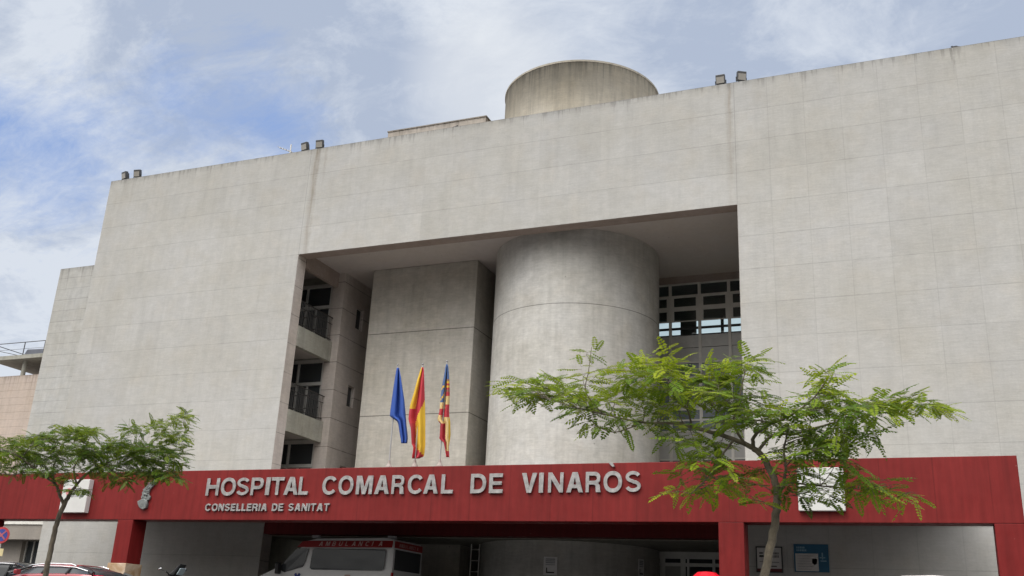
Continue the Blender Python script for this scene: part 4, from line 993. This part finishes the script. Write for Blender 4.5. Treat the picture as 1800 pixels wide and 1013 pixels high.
# ------------------------------------------------------------------ sky and light
SUN_EL,SUN_AZ=58,-30       # soft light from the front left (azimuth from the -Y side towards -X)
w=D.worlds.new('World');sc.world=w;w.use_nodes=True;w.node_tree.nodes.clear();N=NT(w)
out=N.new('ShaderNodeOutputWorld');bg=N.new('ShaderNodeBackground',inp={'Strength':.10});N.l.new(bg.outputs[0],out.inputs[0])
dirv=Vector((math.sin(R_(SUN_AZ))*math.cos(R_(SUN_EL)),-math.cos(R_(SUN_AZ))*math.cos(R_(SUN_EL)),math.sin(R_(SUN_EL))))
sky=N.new('ShaderNodeTexSky',sky_type='NISHITA',sun_disc=False,sun_elevation=R_(SUN_EL),sun_rotation=math.atan2(dirv.x,dirv.y),air_density=1.0,dust_density=.6,ozone_density=2.5)
g=N.new('ShaderNodeTexCoord').outputs['Generated']
sep=N.new('ShaderNodeSeparateXYZ',inp={0:g})
zz_=N.math('ADD',N.math('MAXIMUM',sep.outputs[2],0),.22)
pv=N.new('ShaderNodeVectorMath',operation='DIVIDE',inp={0:g,1:N.new('ShaderNodeCombineXYZ',inp={0:zz_,1:zz_,2:1.0}).outputs[0]}).outputs[0]
pv=N.new('ShaderNodeMapping',inp={'Vector':pv,'Rotation':(0,0,R_(20)),'Scale':(1.0,1.5,.3)}).outputs[0]
big=N.noise(pv,1.15,4,.5,.3);fine=N.noise(pv,4.2,10,.68,.5);wisp=N.noise(N.scale(pv,1,1.7,1),11,9,.7,.6)
cov=N.math('ADD',N.math('MULTIPLY',big,.34),N.math('ADD',N.math('MULTIPLY',fine,.46),N.math('MULTIPLY',wisp,.28)))
def blob(x,y,rad,amt):
    global cov
    k=ray(x,y).normalized();d=N.new('ShaderNodeVectorMath',operation='DOT_PRODUCT',inp={0:N.new('ShaderNodeVectorMath',operation='NORMALIZE',inp={0:g}).outputs[0],1:tuple(k)}).outputs['Value']
    m_=N.maprange(d,math.cos(rad),1.0,0,1,True);cov=N.math('ADD',cov,N.math('MULTIPLY',m_,amt));return m_
for b_ in ((500,150,.09,-.08),(540,200,.05,-.05),(410,105,.10,-.07),(130,200,.14,-.10),(40,330,.12,-.08),(300,300,.12,.02),(720,130,.16,.2),(90,60,.10,.16),(470,0,.13,.14),(900,100,.2,.2),(1450,40,.4,.2),(1100,60,.2,.1),(885,40,.03,-.2),(200,420,.16,.05)): blob(*b_)
dark=N.math('MAXIMUM',N.math('MULTIPLY',blob(700,140,.12,0),.9),N.math('MULTIPLY',blob(430,10,.16,0),.8))
dark=N.math('MAXIMUM',dark,N.math('MULTIPLY',blob(1230,60,.10,0),.7))
dark=N.math('MAXIMUM',dark,N.math('MULTIPLY',blob(1500,50,.26,0),.55))
lite=N.math('MAXIMUM',blob(110,50,.05,0),blob(800,20,.07,0))
cov=N.math('ADD',cov,N.maprange(sep.outputs[2],.22,.42,.16,0))
fac=N.maprange(cov,.36,.62,.0,.96,False)
blue=N.new('ShaderNodeVectorMath',operation='MULTIPLY',inp={0:sky.outputs[0],1:(1.0,.93,.98)}).outputs[0]
shade=N.maprange(N.noise(pv,2.6,10,.68,.6),.38,.62)
shade=N.math('ADD',N.math('SUBTRACT',shade,N.math('MULTIPLY',dark,.75)),N.math('MULTIPLY',lite,.6),clamp=True)
shade=N.math('ADD',shade,N.math('MULTIPLY',N.math('SUBTRACT',N.noise(pv,6,10,.72,.5),.5),1.9),clamp=True)
shade=N.math('ADD',shade,N.maprange(sep.outputs[2],.27,.38,.6,0),clamp=True)
cl=N.mix(shade,(3.55,4.1,5.15),(5.7,6.1,6.7))
glow=N.math('MAXIMUM',blob(860,140,.10,0),0);cl=N.mix(N.math('MULTIPLY',glow,.6),cl,(6.8,7.0,7.2))
blue=N.mix(.85,blue,(2.4,3.5,6.1))
c=N.mix(fac,blue,cl)
back=N.maprange(sep.outputs[1],.15,-.5,0,1,True)      # added unseen fill brightness behind the camera; low band darkened as if blocked
el=N.maprange(sep.outputs[2],.26,.62,0,1,True)
el2=N.maprange(sep.outputs[2],.07,.16,0,1,True)
c=N.mix(back,c,N.mix(el,N.mix(el2,(.6,.6,.6),(6.5,6.4,6.2)),(23,22.6,22)))
N.l.new(c,bg.inputs[0])
sl=D.lights.new('sun','SUN');sl.energy=1.5;sl.angle=R_(35);sl.color=(1,.97,.92)
so=D.objects.new('sun',sl);COL.objects.link(so);so.rotation_euler=dirv.to_track_quat('Z','Y').to_euler();so.location=dirv*60
# ------------------------------------------------------------------ camera
cam=D.cameras.new('camera');co=D.objects.new('camera',cam);COL.objects.link(co)
cam.sensor_width=36;cam.lens=FPX/1800*36;cam.clip_end=2000;cam.clip_start=.05
m=Matrix((( CR.x,-CD.x,-CF.x,0),(CR.y,-CD.y,-CF.y,0),(CR.z,-CD.z,-CF.z,0),(0,0,0,1)));co.matrix_world=m
sc.camera=co
sc.view_settings.view_transform='Standard';sc.view_settings.look='None';sc.view_settings.exposure=.33;sc.view_settings.gamma=1
sc.view_settings.use_curve_mapping=False
sc.cycles.max_bounces=8;sc.cycles.transparent_max_bounces=12
try: sc.cycles.use_denoising=True
except Exception: pass
